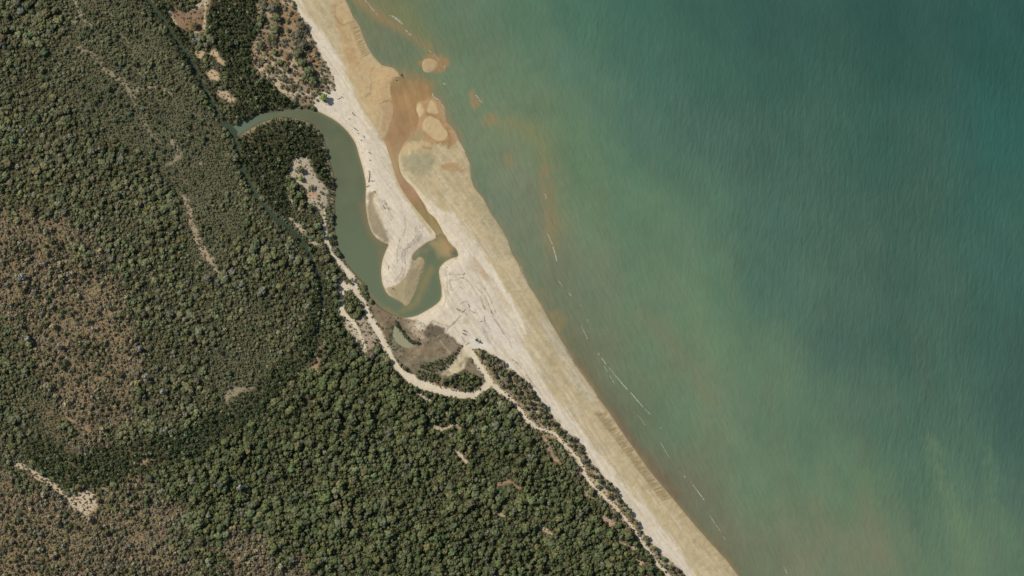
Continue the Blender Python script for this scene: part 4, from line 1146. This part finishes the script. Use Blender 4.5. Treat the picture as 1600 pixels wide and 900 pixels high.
# ------------------------------------------------------------------ naming where a plant stands
MARKS = [("the brown clearing", 300, 35), ("the stream junction", 362, 203), ("the creek bend", 460, 176), ("the sandy knoll", 482, 285),
         ("the curved track", 700, 614), ("the track fork", 766, 600), ("the tidal flat", 655, 555), ("the rounded sand patch", 535, 465), ("the gravelly patch", 572, 520),
         ("the beach track", 900, 715), ("the track end", 1020, 870), ("the forked sand gap", 698, 667), ("the white gap", 719, 712), ("the brown forest gap", 795, 756),
         ("the star shaped gap", 854, 829), ("the arrow shaped gap", 778, 800), ("the pale mud pan", 130, 785), ("the narrow pan tail", 45, 730), ("the pale scar", 310, 380), ("the hooked track", 245, 137),
         ("the pale wash", 205, 150), ("the dry woodland", 100, 520), ("the lower woodland", 120, 850), ("the brown patch", 420, 870), ("the mangrove curve", 200, 722),
         ("the dark ditch", 500, 470), ("the upper stream", 290, 85), ("the lower stream", 420, 330), ("the dry hook of soil", 226, 722), ("the dune top", 470, 80), ("the low dune", 800, 595), ("the bare bend track", 370, 612),
         ("the top left corner", 20, 20), ("the left edge", 5, 300), ("the bottom edge", 600, 890), ("the pale triangles", 340, 120), ("the sand sliver", 661, 619), ("the brown soil gap", 336, 770), ("the tiny pale fleck", 497, 697), ("the large white crown", 376, 760)]
MP = np.array([(m[1], m[2]) for m in MARKS], float)


def where(u, v):
    d = np.hypot(MP[:, 0] - u, MP[:, 1] - v); i = int(d.argmin())
    dx, dy = u - MP[i, 0], v - MP[i, 1]
    a = (math.degrees(math.atan2(-dy, dx)) + 360) % 360
    dr = ["right of", "upper right of", "above", "upper left of", "left of", "lower left of", "below", "lower right of"][int((a + 22.5) // 45) % 8]
    pre = "just " if d[i] < 22 else ("" if d[i] < 60 else "well ")
    if d[i] < 9: return "at " + MARKS[i][0]
    return pre + dr + " " + MARKS[i][0]


def tone_word(t):
    l = 0.3 * t[0] + 0.6 * t[1] + 0.1 * t[2]
    if t[0] > t[1] * 1.15: return "brown" if l > 0.13 else "dark brown"
    if t[2] > t[1] * 0.72 and l > 0.15: return "pale grey"
    if t[1] > 0.19: return "bright green"
    if l > 0.115: return "light olive" if t[0] > t[1] * 0.9 else "light green"
    if l > 0.08: return "mid green"
    return "dark green"


def size_word(r): return "huge" if r > 7.0 else "large" if r > 5.6 else ("broad" if r > 4.6 else ("medium" if r > 3.3 else "small"))


def second(u, v):
    d = np.hypot(MP[:, 0] - u, MP[:, 1] - v)
    return " nearer " + MARKS[int(np.argsort(d)[1])][0]


USED = {}
def plant(name, noun, cat, kind, u, v, r, h, tint, group, label=None, seed=0):
    rr = np.random.default_rng(seed * 7 + int(u * 13 + v * 31))
    e = bpy.data.objects.new(name, None); COL.objects.link(e)
    e.empty_display_size = 1.0
    z = float(heightat(u, v))
    e.location = (u - 800, 450 - v, z)
    if not label:
        label = f"{size_word(r)} {tone_word(tint)} {noun} {where(u, v)}"
        if label in USED and len((label + second(u, v)).split()) <= 16: label += second(u, v)
        USED[label] = 1
    tag(e, label, cat, group)
    k = int(rr.integers(0, len(MESH[kind])))
    rot = (0, 0, rr.uniform(0, 6.28))
    for nm, me in (("trunk", TRUNKS[int(rr.integers(0, 4))]), ("crown", MESH[kind][k])):
        o = bpy.data.objects.new(nm, me); COL.objects.link(o); o.parent = e
        o.scale = (r, r * rr.uniform(.88, 1.12), h) if nm == "crown" else (r, r, h)
        o.rotation_euler = rot
        o.location = (0, 0, 0.35 * h)
        o.color = (*[float(x) for x in tint], 1)
    return e


POP = {"forest_tree": ("forest_tree", "forest crown", "tree", "largest crowns of the closed forest", "forest_canopy", "dense closed canopy of the dark green coastal forest"),
       "mixed_tree": ("bushland_tree", "bushland tree", "tree", "largest trees of the mixed bush inland", "bushland_canopy", "patchy mixed green bush on the plain inland of the creek"),
       "mangrove": ("mangrove_tree", "mangrove crown", "mangrove", "largest mangroves along the creek", "mangrove_canopy", "tight dark green mangrove canopy along creek and old channels"),
       "woodland_tree": ("woodland_tree", "thin woodland tree", "tree", "largest trees of the dry brown woodland", "woodland_canopy", "sparse brownish crowns of the dry woodland at left")}
for pop, (nm, noun, cat, grp, stuff, slabel) in POP.items():
    parts = [p for p in PLANTS if p['pop'] == pop]
    cat_ = lambda k: np.concatenate([p[k] for p in parts])
    u, v, rd, h, t = cat_('u'), cat_('v'), cat_('r'), cat_('h'), cat_('tint'); kind = parts[0]['kind']
    inview = (u > 8) & (u < 1592) & (v > 8) & (v < 892)
    order = np.argsort(-(rd * inview))[:300]
    sel = np.zeros(len(u), bool); sel[order] = True
    for i in order:
        plant(nm, noun, cat, kind, u[i], v[i], rd[i], h[i], t[i], grp, seed=i)
    rest = ~sel
    pts = np.stack([u - 800, 450 - v, heightat(u, v) + 0.30 * h], -1)[rest]
    instancer(stuff, kind, pts, rd[rest], h[rest], t[rest], 3, slabel)
    print(pop, len(u))
L = {k: np.concatenate(low[k]) for k in low}
print("undergrowth", len(L['u']))
instancer("undergrowth", "bush", np.stack([L['u'] - 800, 450 - L['v'], heightat(L['u'], L['v']) - 0.1 * L['h']], -1), L['r'], L['h'], L['t'], 4,
          "low scrub, saplings and dry brown undergrowth between the trees")

# ------------------------------------------------------------------ single trees and shrubs on open ground
SINGLES = [
    (506, 154, 7.2, 8, "lime", "tree", "bright lime green round tree alone on sand beside the creek bend"),
    (304, 40, 6.0, 6.5, "olive", "tree", "lone round olive tree standing in the brown clearing"),
    (745, 531, 3.6, 4, "mangrove", "bush", "small round dark shrub alone on the white sand"),
    (752, 535, 1.5, 1.6, "mangrove", "bush", "tiny dark shrub beside the round shrub on white sand"),
    (470, 266, 6.4, 6, "olive", "tree", "round olive tree high on the sandy knoll"),
    (452, 279, 6.4, 6, "olive", "tree", "round green tree at the left rim of the sandy knoll"),
    (470, 279, 4.6, 5, "lime", "tree", "bright green tree in the middle of the sandy knoll"),
    (487, 293, 4.8, 4.5, "olive", "tree", "round olive bush right of centre on the sandy knoll"),
    (463, 290, 6.0, 6, "olive", "tree", "broad yellowish green tree left of the knoll's sand strip"),
    (459, 301, 6.2, 6, "olive", "tree", "broad green tree below the knoll's yellowish tree"),
    (468, 305, 6.5, 6.5, "forest", "tree", "broad dark green tree beside the knoll's sand strip"),
    (462, 315, 5.5, 6, "forest", "tree", "dark green tree near the knoll's short sand line"),
    (474, 317, 6.0, 6, "forest", "tree", "dark green tree low on the left of the knoll"),
    (486, 323, 6.0, 6, "forest", "tree", "dark green tree at the lower end of the sandy knoll"),
    (498, 318, 3.6, 3.5, "mixed", "bush", "grey green bush low on the right of the knoll"),
    (503, 300, 3.2, 3, "scrub", "bush", "grey bush on the knoll's right slope"),
    (497, 310, 2.6, 2.4, "woods", "bush", "small brownish bush on the knoll's lower sand"),
    (546, 465, 7.5, 7.5, "forest", "tree", "topmost dark tree of the clump between the two sand tracks"),
    (556, 472, 6.5, 7, "forest", "tree", "right hand dark tree of the clump between the two sand tracks"),
    (549, 482, 6.8, 6.5, "olive", "tree", "lower left light tree of the clump between the sand tracks"),
    (562, 484, 6.2, 6.5, "forest", "tree", "lowest dark tree of the clump between the two sand tracks"),
    (551, 438, 4.5, 4.5, "scrub", "bush", "grey bush between the creek track and the sand patch"),
    (547, 442, 3.5, 3.5, "mixed", "bush", "small green bush right of the rounded sand patch"),
    (583, 535, 3.2, 3, "woods", "bush", "low brownish bush at the right edge of the gravelly patch"),
    (497, 146, 5.0, 4.5, "forest", "bush", "dark bush left of the bright lime green tree"),
    (472, 42, 7.0, 6, "woods", "thin", "dark grey brown tree at the seaward edge of the top dune"),
    (464, 58, 7.5, 6, "woods", "thin", "grey brown tree in the upper middle of the top dune"),
    (470, 72, 8.0, 7, "woods", "thin", "big grey tree in the middle of the top dune"),
    (464, 84, 7.0, 6, "mixed", "thin", "grey green tree below the big grey dune tree"),
    (473, 98, 6.6, 6.5, "forest", "tree", "dark green tree in the lower middle of the top dune"),
    (484, 112, 7.0, 6.5, "forest", "tree", "dark green tree low on the top dune"),
    (477, 121, 6.0, 6, "mixed", "tree", "green tree beside the lowest dune tree"),
    (489, 126, 6.5, 6.5, "forest", "tree", "lowest dark tree of the top dune"),
    (431, 44, 6.5, 6, "mixed", "tree", "light green topped tree at the left of the top dune"),
    (427, 62, 5.5, 5, "mixed", "thin", "grey green tree on the left edge of the top dune"),
    (429, 82, 4.2, 4, "olive", "tree", "small olive tree beside the pale dune path"),
    (438, 98, 4.2, 4, "olive", "tree", "small olive tree in the lower left of the top dune"),
    (448, 108, 4.5, 4, "mixed", "tree", "green bush near the bottom of the top dune"),
    (443, 124, 5.0, 4, "scrub", "bush", "pale grey bush at the dune's lower left corner"),
    (456, 134, 4.2, 4, "mixed", "bush", "green bush at the foot of the top dune"),
    (423, 92, 3.0, 3, "forest", "bush", "tiny dark bush on the pale dune path"),
    (424, 111, 3.0, 3, "forest", "bush", "tiny dark bush at the lower end of the dune path"),
    (408, 30, 5.0, 5, "mixed", "tree", "light green tree at the dune's upper left corner"),
    (412, 8, 6.0, 5, "woods", "thin", "brown grey tree at the top left of the top dune"),
    (428, 14, 6.5, 6, "woods", "thin", "dark grey brown tree at the upper edge of the dune"),
    (432, 28, 5.5, 5.5, "forest", "tree", "dark tree near the dune's upper end"),
    (408, 72, 4.5, 4.5, "mixed", "tree", "green tree beside the mangroves on the dune's left"),
    (410, 92, 4.5, 4.0, "mixed", "bush", "grey green bush on the dune's left side"),
]
taken = [(s[0], s[1], s[2] * 1.1) for s in SINGLES]
for i, (u, v, r_, h_, tn, kd, lb) in enumerate(SINGLES):
    if v < 130 and u > 400: r_ *= 1.35; h_ *= 1.1
    t = tones(LEAF[tn], 1, np.random.default_rng(900 + i), 0.06, 0.04)[0]
    nm = "shrub" if kd == "bush" else "tree"
    plant(nm, nm, nm, kd, u, v, r_, h_, t, "single trees and shrubs on open sand and dune", lb, 40 + i)
# the hedge of mangroves by the pool and along the flat
HEDGE = smooth_poly([(618, 503), (622, 510), (629, 519), (638, 529), (648, 536), (657, 536)], 1, False)
chain = smooth_poly([(718, 543), (712, 552), (706, 560), (699, 568), (690, 575), (680, 577), (668, 577), (655, 571)], 1, False)
def along(P, gap):
    out = []; P = np.array(P); carry = 0
    for a, b in zip(P[:-1], P[1:]):
        Ls = np.linalg.norm(b - a); t = carry
        while t < Ls:
            out.append(a + (b - a) * t / Ls); t += gap
        carry = t - Ls
    return out
r = np.random.default_rng(77)
ends = ["top", "upper", "middle", "lower", "bottom"]
pts_h = along(HEDGE, 4.6)
for i, p in enumerate(pts_h):
    plant("mangrove_tree", "mangrove", "mangrove", "bush", p[0] + r.uniform(-1, 1), p[1] + r.uniform(-1, 1), r.uniform(2.8, 3.8), r.uniform(3, 4.2), tones(LEAF["mangrove"], 1, r)[0],
          "mangrove hedge beside the pool", "dark mangrove in the %s part of the hedge beside the pale pool" % ends[min(4, i * 5 // len(pts_h))], i)
pts_c = along(chain, 4.4)
for i, p in enumerate(pts_c):
    plant("mangrove_tree", "mangrove", "mangrove", "bush", p[0] + r.uniform(-1.5, 1.5), p[1] + r.uniform(-1.5, 1.5), r.uniform(1.8, 3.2), r.uniform(2, 3.5), tones(LEAF["mangrove"], 1, r)[0] * 1.15,
          "mangrove row across the tidal flat", "small dark mangrove in the %s part of the row crossing the tidal flat" % ["upper right", "upper", "middle", "lower", "left"][min(4, i * 5 // len(pts_c))], i)


def fill_plants(P, spacing, rad, kinds, tn, name, noun, cat, group, place, prob=1.0, seed=0, avoid=True, hm=1.0, tight=.75):
    r = np.random.default_rng(seed)
    P = np.array(P, float); n = 0
    a, b = P.min(0), P.max(0)
    for yy in np.arange(a[1], b[1], spacing * .87):
        for xx in np.arange(a[0], b[0], spacing):
            u = xx + r.uniform(-.5, .5) * spacing; v = yy + r.uniform(-.5, .5) * spacing
            if r.uniform() > prob: continue
            if poly_sdf(np.array([u]), np.array([v]), P)[0] > -1.0: continue
            rr_ = r.uniform(*rad)
            if not (-20 < u < 1600 and -20 < v < 920): continue
            if sample(d_track, [u], [v])[0] < rr_ * 0.7 + 0.6: continue
            if avoid and any(math.hypot(u - q[0], v - q[1]) < tight * (rr_ + q[2]) for q in taken): continue
            taken.append((u, v, rr_))
            t = tones(LEAF[tn[int(r.integers(0, len(tn)))]], 1, r)[0]
            kd = kinds[int(r.integers(0, len(kinds)))]
            lab = place(u, v, rr_, t) if callable(place) else f"{size_word(rr_)} {tone_word(t)} {noun} {place}"
            plant(name, noun, cat, kd, u, v, rr_, rr_ * r.uniform(.9, 1.3) * hm, t, group, lab, n); n += 1
    return n


GROVE = [(702, 588), (716, 583), (727, 578), (736, 584), (746, 588), (754, 591), (752, 601), (736, 609), (706, 604), (690, 597)]
def pl_grove(u, v, r_, t):
    return f"{size_word(r_)} {tone_word(t)} tree {'left' if u < 715 else 'right' if u > 735 else 'centre'} {'front' if v > 597 else 'back'} of the grove inside the track loop"
n1 = fill_plants(GROVE, 4.2, (2.6, 4.6), ["tree", "bush"], ["forest", "mangrove", "olive"], "grove_tree", "tree", "tree", "trees of the grove inside the track loop", pl_grove, 1.0, 5, hm=0.9, tight=.5)
n2 = fill_plants([(650, 577), (668, 580), (684, 583), (690, 592), (688, 598), (672, 596), (655, 588)], 3.4, (1.8, 3.0), ["bush"], ["mangrove", "mixed"], "shrub", "shrub", "shrub",
                 "shrubs between the flat and the track", "between the thin creeklet and the curved sand track", 0.95, 6, tight=.6)
n3 = fill_plants([(650, 571), (670, 566), (700, 556), (712, 548), (716, 552), (698, 572), (672, 580)], 3.0, (1.2, 2.4), ["bush"], ["mangrove"], "shrub", "shrub", "shrub",
                 "shrubs at the back of the tidal flat", "at the back of the brown tidal flat", 0.85, 7, hm=.8, tight=.6)
n4 = fill_plants([(609, 508), (616, 506), (614, 520), (612, 534), (622, 544), (636, 549), (630, 552), (614, 548), (606, 532)], 3.0, (0.9, 1.5), ["bush"], ["mangrove"], "shrub", "shrub", "shrub",
                 "low shrubs left of the pool", "low on the mud left of the pale pool", 0.8, 8, hm=.6)
def pl_dune(u, v, r_, t):
    return f"{size_word(r_)} {tone_word(t)} shrub {where(u, v)}"
n5 = fill_plants(DUNE_TOP, 5.6, (1.6, 4.2), ["bush", "thin", "bush"], ["woods", "scrub", "mixed", "woods", "brown"], "dune_shrub", "shrub", "shrub", "shrubs of the top dune", pl_dune, 0.6, 9, hm=.7, tight=.6)
n6 = fill_plants(DUNE_LOW, 5.4, (2.6, 5.4), ["tree", "thin", "tree"], ["forest", "woods", "mixed", "forest"], "dune_tree", "dune tree", "tree", "trees on the dune between track and beach",
                 lambda u, v, r_, t: f"{size_word(r_)} {tone_word(t)} dune tree {where(u, v)}", 0.88, 10, hm=1.0)
print("singles", len(SINGLES), len(pts_h), len(pts_c), n1, n2, n3, n4, n5, n6)

# ------------------------------------------------------------------ driftwood, weed lines, foam, rocks
def log_geo(L, rad, seed, branches=3):
    r = np.random.default_rng(seed); V, F = [], []
    def tube(pts, r0, r1, n=6):
        pts = np.array(pts, float); b = sum(len(x) for x in V); m = len(pts)
        for i, p in enumerate(pts):
            ax = pts[min(i + 1, m - 1)] - pts[max(i - 1, 0)]; ax /= np.linalg.norm(ax)
            a = np.cross(ax, (0, 0, 1.0)); a /= np.linalg.norm(a) + 1e-9; c = np.cross(ax, a)
            t = np.arange(n) * 2 * math.pi / n; rr_ = r0 + (r1 - r0) * i / (m - 1)
            V.append(p + (np.cos(t)[:, None] * a + np.sin(t)[:, None] * c) * rr_)
        for i in range(m - 1):
            for k in range(n):
                j = (k + 1) % n; F.append([b + i * n + k, b + i * n + j, b + (i + 1) * n + j, b + (i + 1) * n + k])
        F.append([b, b + 1, b + 2, b + 3]); e = b + (m - 1) * n; F.append([e, e + 1, e + 2, e + 3])
    xs = np.linspace(-L / 2, L / 2, 6)
    spine = [(x, r.normal(0, L * .025), rad * .7 + r.uniform(0, .1)) for x in xs]
    tube(spine, rad * 1.2, rad * .5, 7)
    trunk = (np.concatenate(V), np.array(F)); br = []
    for i in range(branches):
        V, F = [], []
        p = np.array(spine[int(r.integers(1, 5))]); a = r.uniform(.4, 1.1) * r.choice([-1, 1]); l = L * r.uniform(.18, .4)
        q = p + np.array([math.cos(a) * l, math.sin(a) * l, r.uniform(.1, .6)])
        tube([p, (p + q) / 2 + np.array([0, 0, .15]), q], rad * .45, rad * .15, 5)
        br.append((np.concatenate(V), np.array(F)))
    return trunk, br


LOGS = [(531, 154, 9, .55, 20, "dark branched driftwood right of the bright lime tree", 3), (535, 152, 6, .5, -40, "short dark driftwood piece nearest the beach above the creek bend", 2),
        (553, 179, 8.5, .9, -52, "thick dark log on the white spit below the lime tree", 1), (546, 186, 5, .6, -40, "short dark log near the creek edge of the spit", 2),
        (556, 202, 9.5, .8, -38, "longest straight dark log on the upper spit", 0), (560, 209, 4.5, .7, -30, "stubby dark log below the longest straight log", 2),
        (569, 214, 5, .9, -60, "dark root stump on the spit above the creek's east bank", 3), (565, 219, 4, .6, 10, "small dark log on the creek side of the root stump", 1),
        (578, 239, 5.5, .8, -30, "dark forked log halfway down the spit", 2), (579, 251, 5.5, .8, -35, "dark log below the forked log on the spit", 1),
        (577.5, 276, 20, .8, 82, "long fallen tree trunk lying along the spit", 5), (582, 283, 8, .7, -10, "branched dark log at the root of the long fallen trunk", 4),
        (575, 291, 6, .8, 25, "dark log at the water's edge under the long fallen trunk", 3), (569, 295, 4, .7, 0, "short dark log in the creek margin", 1), (586, 300, 7, .5, -40, "thin dark branch pointing into the sand spit", 3),
        (600, 324, 8, .6, -58, "dark driftwood among the tide lines of the spit", 3), (607, 326, 8, .5, -40, "thin driftwood beside the dark driftwood in the tide lines", 3), (604, 319, 6, .5, -70, "upper driftwood stick in the spit's tide lines", 2),
        (607.5, 418, 7, .5, 84, "thin twig lying upright near the spit's rounded tip", 2), (615, 451.5, 5.5, .9, -35, "thick short log on the damp bar at the spit's tip", 0),
        (727, 517, 9, .8, -15, "upper of two dark log piles on the white sand", 3), (726, 522, 10, .9, -30, "lower of two dark log piles on the white sand", 3), (724, 530, 12, .4, -60, "thin branched stick below the two log piles", 5),
        (731, 537, 8, .35, 35, "crossed thin sticks above the track's beach end", 4), (725, 486, 8, .5, 30, "dark driftwood on the sand right of the creek pool", 4), (733, 478, 7, .5, -60, "curved driftwood seaward of the pool's driftwood", 3),
        (716, 484, 8, .6, -35, "dark stick bundle nearest the creek pool's right shore", 4), (740, 488, 6, .5, -30, "driftwood stick among weed lines of the broad sand", 3), (756, 480, 9, .5, -60, "driftwood on the seaward weed line of the broad sand", 4),
        (768, 488, 6, .6, -70, "dark driftwood where the seaward weed line steepens", 2), (725, 428, 5, .6, 70, "small dark stump on the upper broad sand", 2), (723, 434, 4, .5, 20, "small dark stick at the corner of the weed rectangle", 2),
        (757, 498, 8, .5, -75, "weathered sticks on the grey sand streak", 3), (752, 502, 6, .4, 0, "pale grey sticks beside the grey sand streak", 3), (698, 418, 4, .5, 20, "stick on the rim of the sand nose", 1)]
def place_log(u, v, L_, rad, deg, label, nb, mat, seed, z=None):
    tr, br = log_geo(L_ * .9, rad * .62, seed, nb)
    e = bpy.data.objects.new("driftwood_log", None); COL.objects.link(e)
    e.location = (u - 800, 450 - v, float(heightat(u, v)) if z is None else z); e.rotation_euler = (0, 0, math.radians(deg))
    tag(e, label, "driftwood", "driftwood stranded on the sand")
    obj_from("trunk", tr[0], tr[1], mat, parent=e)
    for b in br: obj_from("branch", b[0], b[1], mat, parent=e)
for i, (u, v, L_, rad, deg, lb, nb) in enumerate(LOGS):
    place_log(u, v, L_, rad, deg, lb, nb, M_DRIFT, 300 + i)

# weed and twigs left along the tide marks: thousands of small real pieces
def chips(name, lines, per_m, spread, size, mat, seed, label, zoff=0.05, flat=0.25, wavy=0.0):
    r = np.random.default_rng(seed); V, F = [], []; n = 0
    for L in lines:
        P = smooth_poly([(p[0], p[1]) for p in L], 2, False)
        wl = [p[2] for p in L] if len(L[0]) > 2 else None
        tot = sum(np.linalg.norm(b - a) for a, b in zip(P[:-1], P[1:])); run = 0
        for a, b in zip(P[:-1], P[1:]):
            d = b - a; l = np.linalg.norm(d)
            if l < 1e-6: continue
            t_ = d / l; nrm = np.array([-t_[1], t_[0]])
            wloc = spread if wl is None else np.interp((run + l / 2) / tot * (len(wl) - 1), range(len(wl)), wl) * .5
            cnt = r.poisson(per_m * l * (1 if wl is None else max(.4, wloc)))
            for _ in range(cnt):
                s = r.uniform(0, l); p = a + t_ * s + nrm * r.normal(0, .5) * wloc
                if vnoise(np.array([p[0] * .18]), np.array([p[1] * .18]), seed)[0] < wavy: continue
                sz = size * r.uniform(.5, 1.4); an = math.atan2(-t_[1], t_[0]) + r.normal(0, .5)
                lx, ly, lz = sz, sz * r.uniform(.3, .6), sz * flat
                c, q = math.cos(an), math.sin(an)
                base = np.array([(-1, -1, 0), (1, -1, 0), (1, 1, 0), (-1, 1, 0), (0.1, 0.1, 1.0)]) * (lx / 2, ly / 2, lz) * r.uniform(.7, 1.3, (5, 3))
                w_ = np.stack([base[:, 0] * c - base[:, 1] * q, base[:, 0] * q + base[:, 1] * c, base[:, 2]], -1)
                V.append((w_, p)); F.append(np.array([[0, 1, 4], [1, 2, 4], [2, 3, 4], [3, 0, 4]]) + n); n += 5
            run += l
    if not V: return None
    P2 = np.array([p for _, p in V]); z = heightat(P2[:, 0], P2[:, 1])
    if zoff == 'sea': z = np.zeros(len(P2)) + 0.02
    else: z = z + zoff - 0.1
    W = np.concatenate([w_ + np.array([p[0] - 800, 450 - p[1], zz]) for (w_, p), zz in zip(V, z)])
    return obj_from(name, W, np.concatenate(F), mat, 'stuff', label)
chips("seaweed_line", TIDE, 1.15, 0.6, 0.85, M_WEED, 51, "thin dark lines of dry weed and twigs along old tide marks", wavy=0.30)
chips("seaweed_scatter", [[(600, 312, 6), (606, 326, 8), (616, 342, 6)], [(712, 470, 10), (728, 482, 16), (745, 490, 10)], [(745, 500, 6), (760, 520, 14), (775, 535, 6)], [(728, 528, 8), (735, 540, 8)],
      [(738, 440, 8), (752, 460, 10), (770, 490, 10), (790, 525, 8)], [(790, 556, 5), (806, 564, 5)]], .16, 3, .9, M_WEED, 52, "scattered twigs and weed scraps on the white sand", wavy=.35)
chips("beach_litter", [[(528, 148, 10), (540, 175, 14), (556, 205, 14), (570, 240, 12), (579, 285, 10)]], .22, 4, .9, M_DRIFT, 53, "twigs and leaf litter strewn along the upper spit", wavy=.25)
chips("gravel", [[(552, 498, 10), (566, 518, 26), (580, 538, 16)]], .5, 6, .9, M_WEED, 54, "brown clods on the gravelly patch beside the west track", wavy=.3)

FOAM = [([(569, -2, 1.2), (580, 12, 1.4), (590, 24, 1.2)], "thin foam line at the top edge beside the upper beach"), ([(608, 23, 1.5), (617, 27, 4.0), (624, 33, 3.2), (629, 38, 1.5)], "broad white breaker off the combed beach edge"),
        ([(633, 47, 1.5), (640, 52, 3.0), (645, 57, 4.2), (647, 59, 1.5)], "short bright wedge of foam below the broad breaker"), ([(669, 78, .8), (677, 84, 1.2), (686, 93, 1.3), (690, 98, .8)], "foam strokes on the seaward rim of the round sandbar"),
        ([(692, 98, 1.2), (695, 103, 1.8), (694, 107, 1.0)], "small foam fleck right of the round sandbar"), ([(692, 130, 1), (695, 132, 2.6), (697, 131, 1)], "isolated white splash below the round sandbar"),
        ([(670, 133, 1), (674, 145, 1.6), (679, 152, 1.6), (687, 157, 1.4), (692, 166, 1.8), (695, 171, 1.2)], "foam line hugging the mouth of the orange channel"),
        ([(743, 148, 1), (747, 153, 1.8), (750, 158, 1.8), (754, 160, .8)], "curved foam on the outer orange shoal"), ([(718, 222, 1), (724, 232, 1.6), (729, 246, .9), (734, 258, .9)], "lace of foam along the bar's upper shore"),
        ([(851, 303, 1), (854, 308, 1.6), (853, 312, .8)], "small foam patch at the top of the long orange shoal"), ([(853, 362, .8), (858, 370, 2.0), (863, 382, 2.0), (868, 398, 1.8), (870, 408, 2.2)], "long foam streak at the lower end of the orange shoal"),
        ([(872, 438, .7), (876, 443, 1), (880, 449, .7)], "faint foam below the orange shoal's streak"), ([(813, 415, .9), (817, 428, 1.1), (823, 440, 1.1), (828, 446, .8)], "fine foam thread at the shore of the grey film"),
        ([(883, 452, .7), (888, 457, 1), (896, 466, .8)], "faint upper foam dashes off the middle beach"), ([(903, 471, 1), (908, 477, 2.0), (911, 486, 1.6)], "short bright breaker off the middle beach"),
        ([(914, 492, .8), (917, 498, 1.6), (919, 504, 1.0)], "small foam dash under the short bright breaker"), ([(908, 510, .6), (914, 520, .9), (918, 530, .7)], "broken foam specks near the beach's middle"),
        ([(934, 551, 1), (940, 560, 1.6), (947, 569, .9), (956, 580, 1.0), (966, 592, 2.2), (975, 603, 1.5), (985, 613, 1.5), (996, 626, 1.8), (1008, 640, 1.4), (1018, 649, 1.0)], "longest white breaker parallel to the beach"),
        ([(944, 572, .6), (954, 588, .8), (962, 604, .6)], "faint foam inshore of the longest breaker"), ([(996, 648, .6), (1002, 655, .9), (1008, 664, .7)], "foam dash inshore of the longest breaker's tail"),
        ([(1032, 668, .8), (1037, 672, 1.6), (1042, 676, 1)], "bright foam dab below the longest breaker's tail"), ([(1024, 682, .7), (1033, 692, 1), (1046, 716, .8)], "dotted foam inshore of the bright dab"),
        ([(1059, 733, .6), (1066, 741, .9), (1071, 746, .6)], "faint foam dots off the lower beach"), ([(1078, 752, .6), (1086, 762, 1.0), (1094, 773, 1.5), (1102, 783, 1)], "lower foam stroke off the combed lower beach"),
        ([(1108, 804, .6), (1120, 822, .9), (1134, 844, .6)], "lowest faint foam line near the bottom edge"), ([(1225, 886, .6), (1228, 892, 1.2), (1230, 896, .6)], "tiny foam fleck by the bottom edge offshore")]
for i, (L_, lb) in enumerate(FOAM):
    chips("sea_foam", [L_], 6.0, .7, 0.7, M_FOAM, 600 + i, lb, zoff='sea', flat=.10, wavy=.30)

def rock(u, v, r_, seed, lb):
    p = ICO2[0].copy(); n = 1 + .5 * (vnoise(p[:, 0] * 1.7 + seed, p[:, 1] * 1.7 + p[:, 2] * 1.3, seed) - .5)
    p = p * n[:, None] * r_ * np.array([1.2, .9, .6])
    o = obj_from("rock", p, ICO2[1], M_ROCK, None, lb, "rock", "dark rocks at the channel mouth"); o.location = (u - 800, 450 - v, max(.05, float(heightat(u, v))))
rock(627.5, 117, 1.9, 3, "larger dark rock in the shallows at the channel mouth"); rock(629, 120, 1.2, 4, "small dark rock touching the larger rock's seaward side")
rock(620, 125.5, 1.4, 5, "dark rock on the edge of the pale lobe by the channel"); rock(618, 121, .8, 6, "smallest rock between the lobe and the larger rock")

# bleached dead trees that catch the light
DEAD = [(376, 760, 6.0, "large bleached white crown below the dry hook of soil"), (349, 751, 3.6, "small bleached crown left of the large white crown"), (255, 611, 4.0, "bright white dead crown right of the brown dry woodland"),
        (219, 545, 4.5, "bleached crown at the right rim of the brown dry woodland"), (229, 588, 5.0, "spreading bleached crown near the woodland's lower right"), (37, 432, 5.5, "silver crown in the upper left of the brown woodland"),
        (108, 429, 4.0, "silver crown above the middle of the brown woodland"), (94, 540, 5.0, "silvery crown in the middle of the brown woodland"), (45, 530, 5.0, "silvery crown left of the woodland's middle"),
        (99, 852, 3.0, "small bleached crown in the lower left woodland"), (98, 783, 3.0, "small white crown at the mud pan's left corner"), (146, 514, 3.0, "small white crown beside the woodland's pale middle")]
for i, (u, v, r_, lb) in enumerate(DEAD):
    plant("bleached_tree", "tree", "tree", "thin" if i != 0 else "tree", u, v, r_, r_ * 1.9, np.array((.30, .30, .265)), "bleached and silvery crowns", lb, 80 + i)
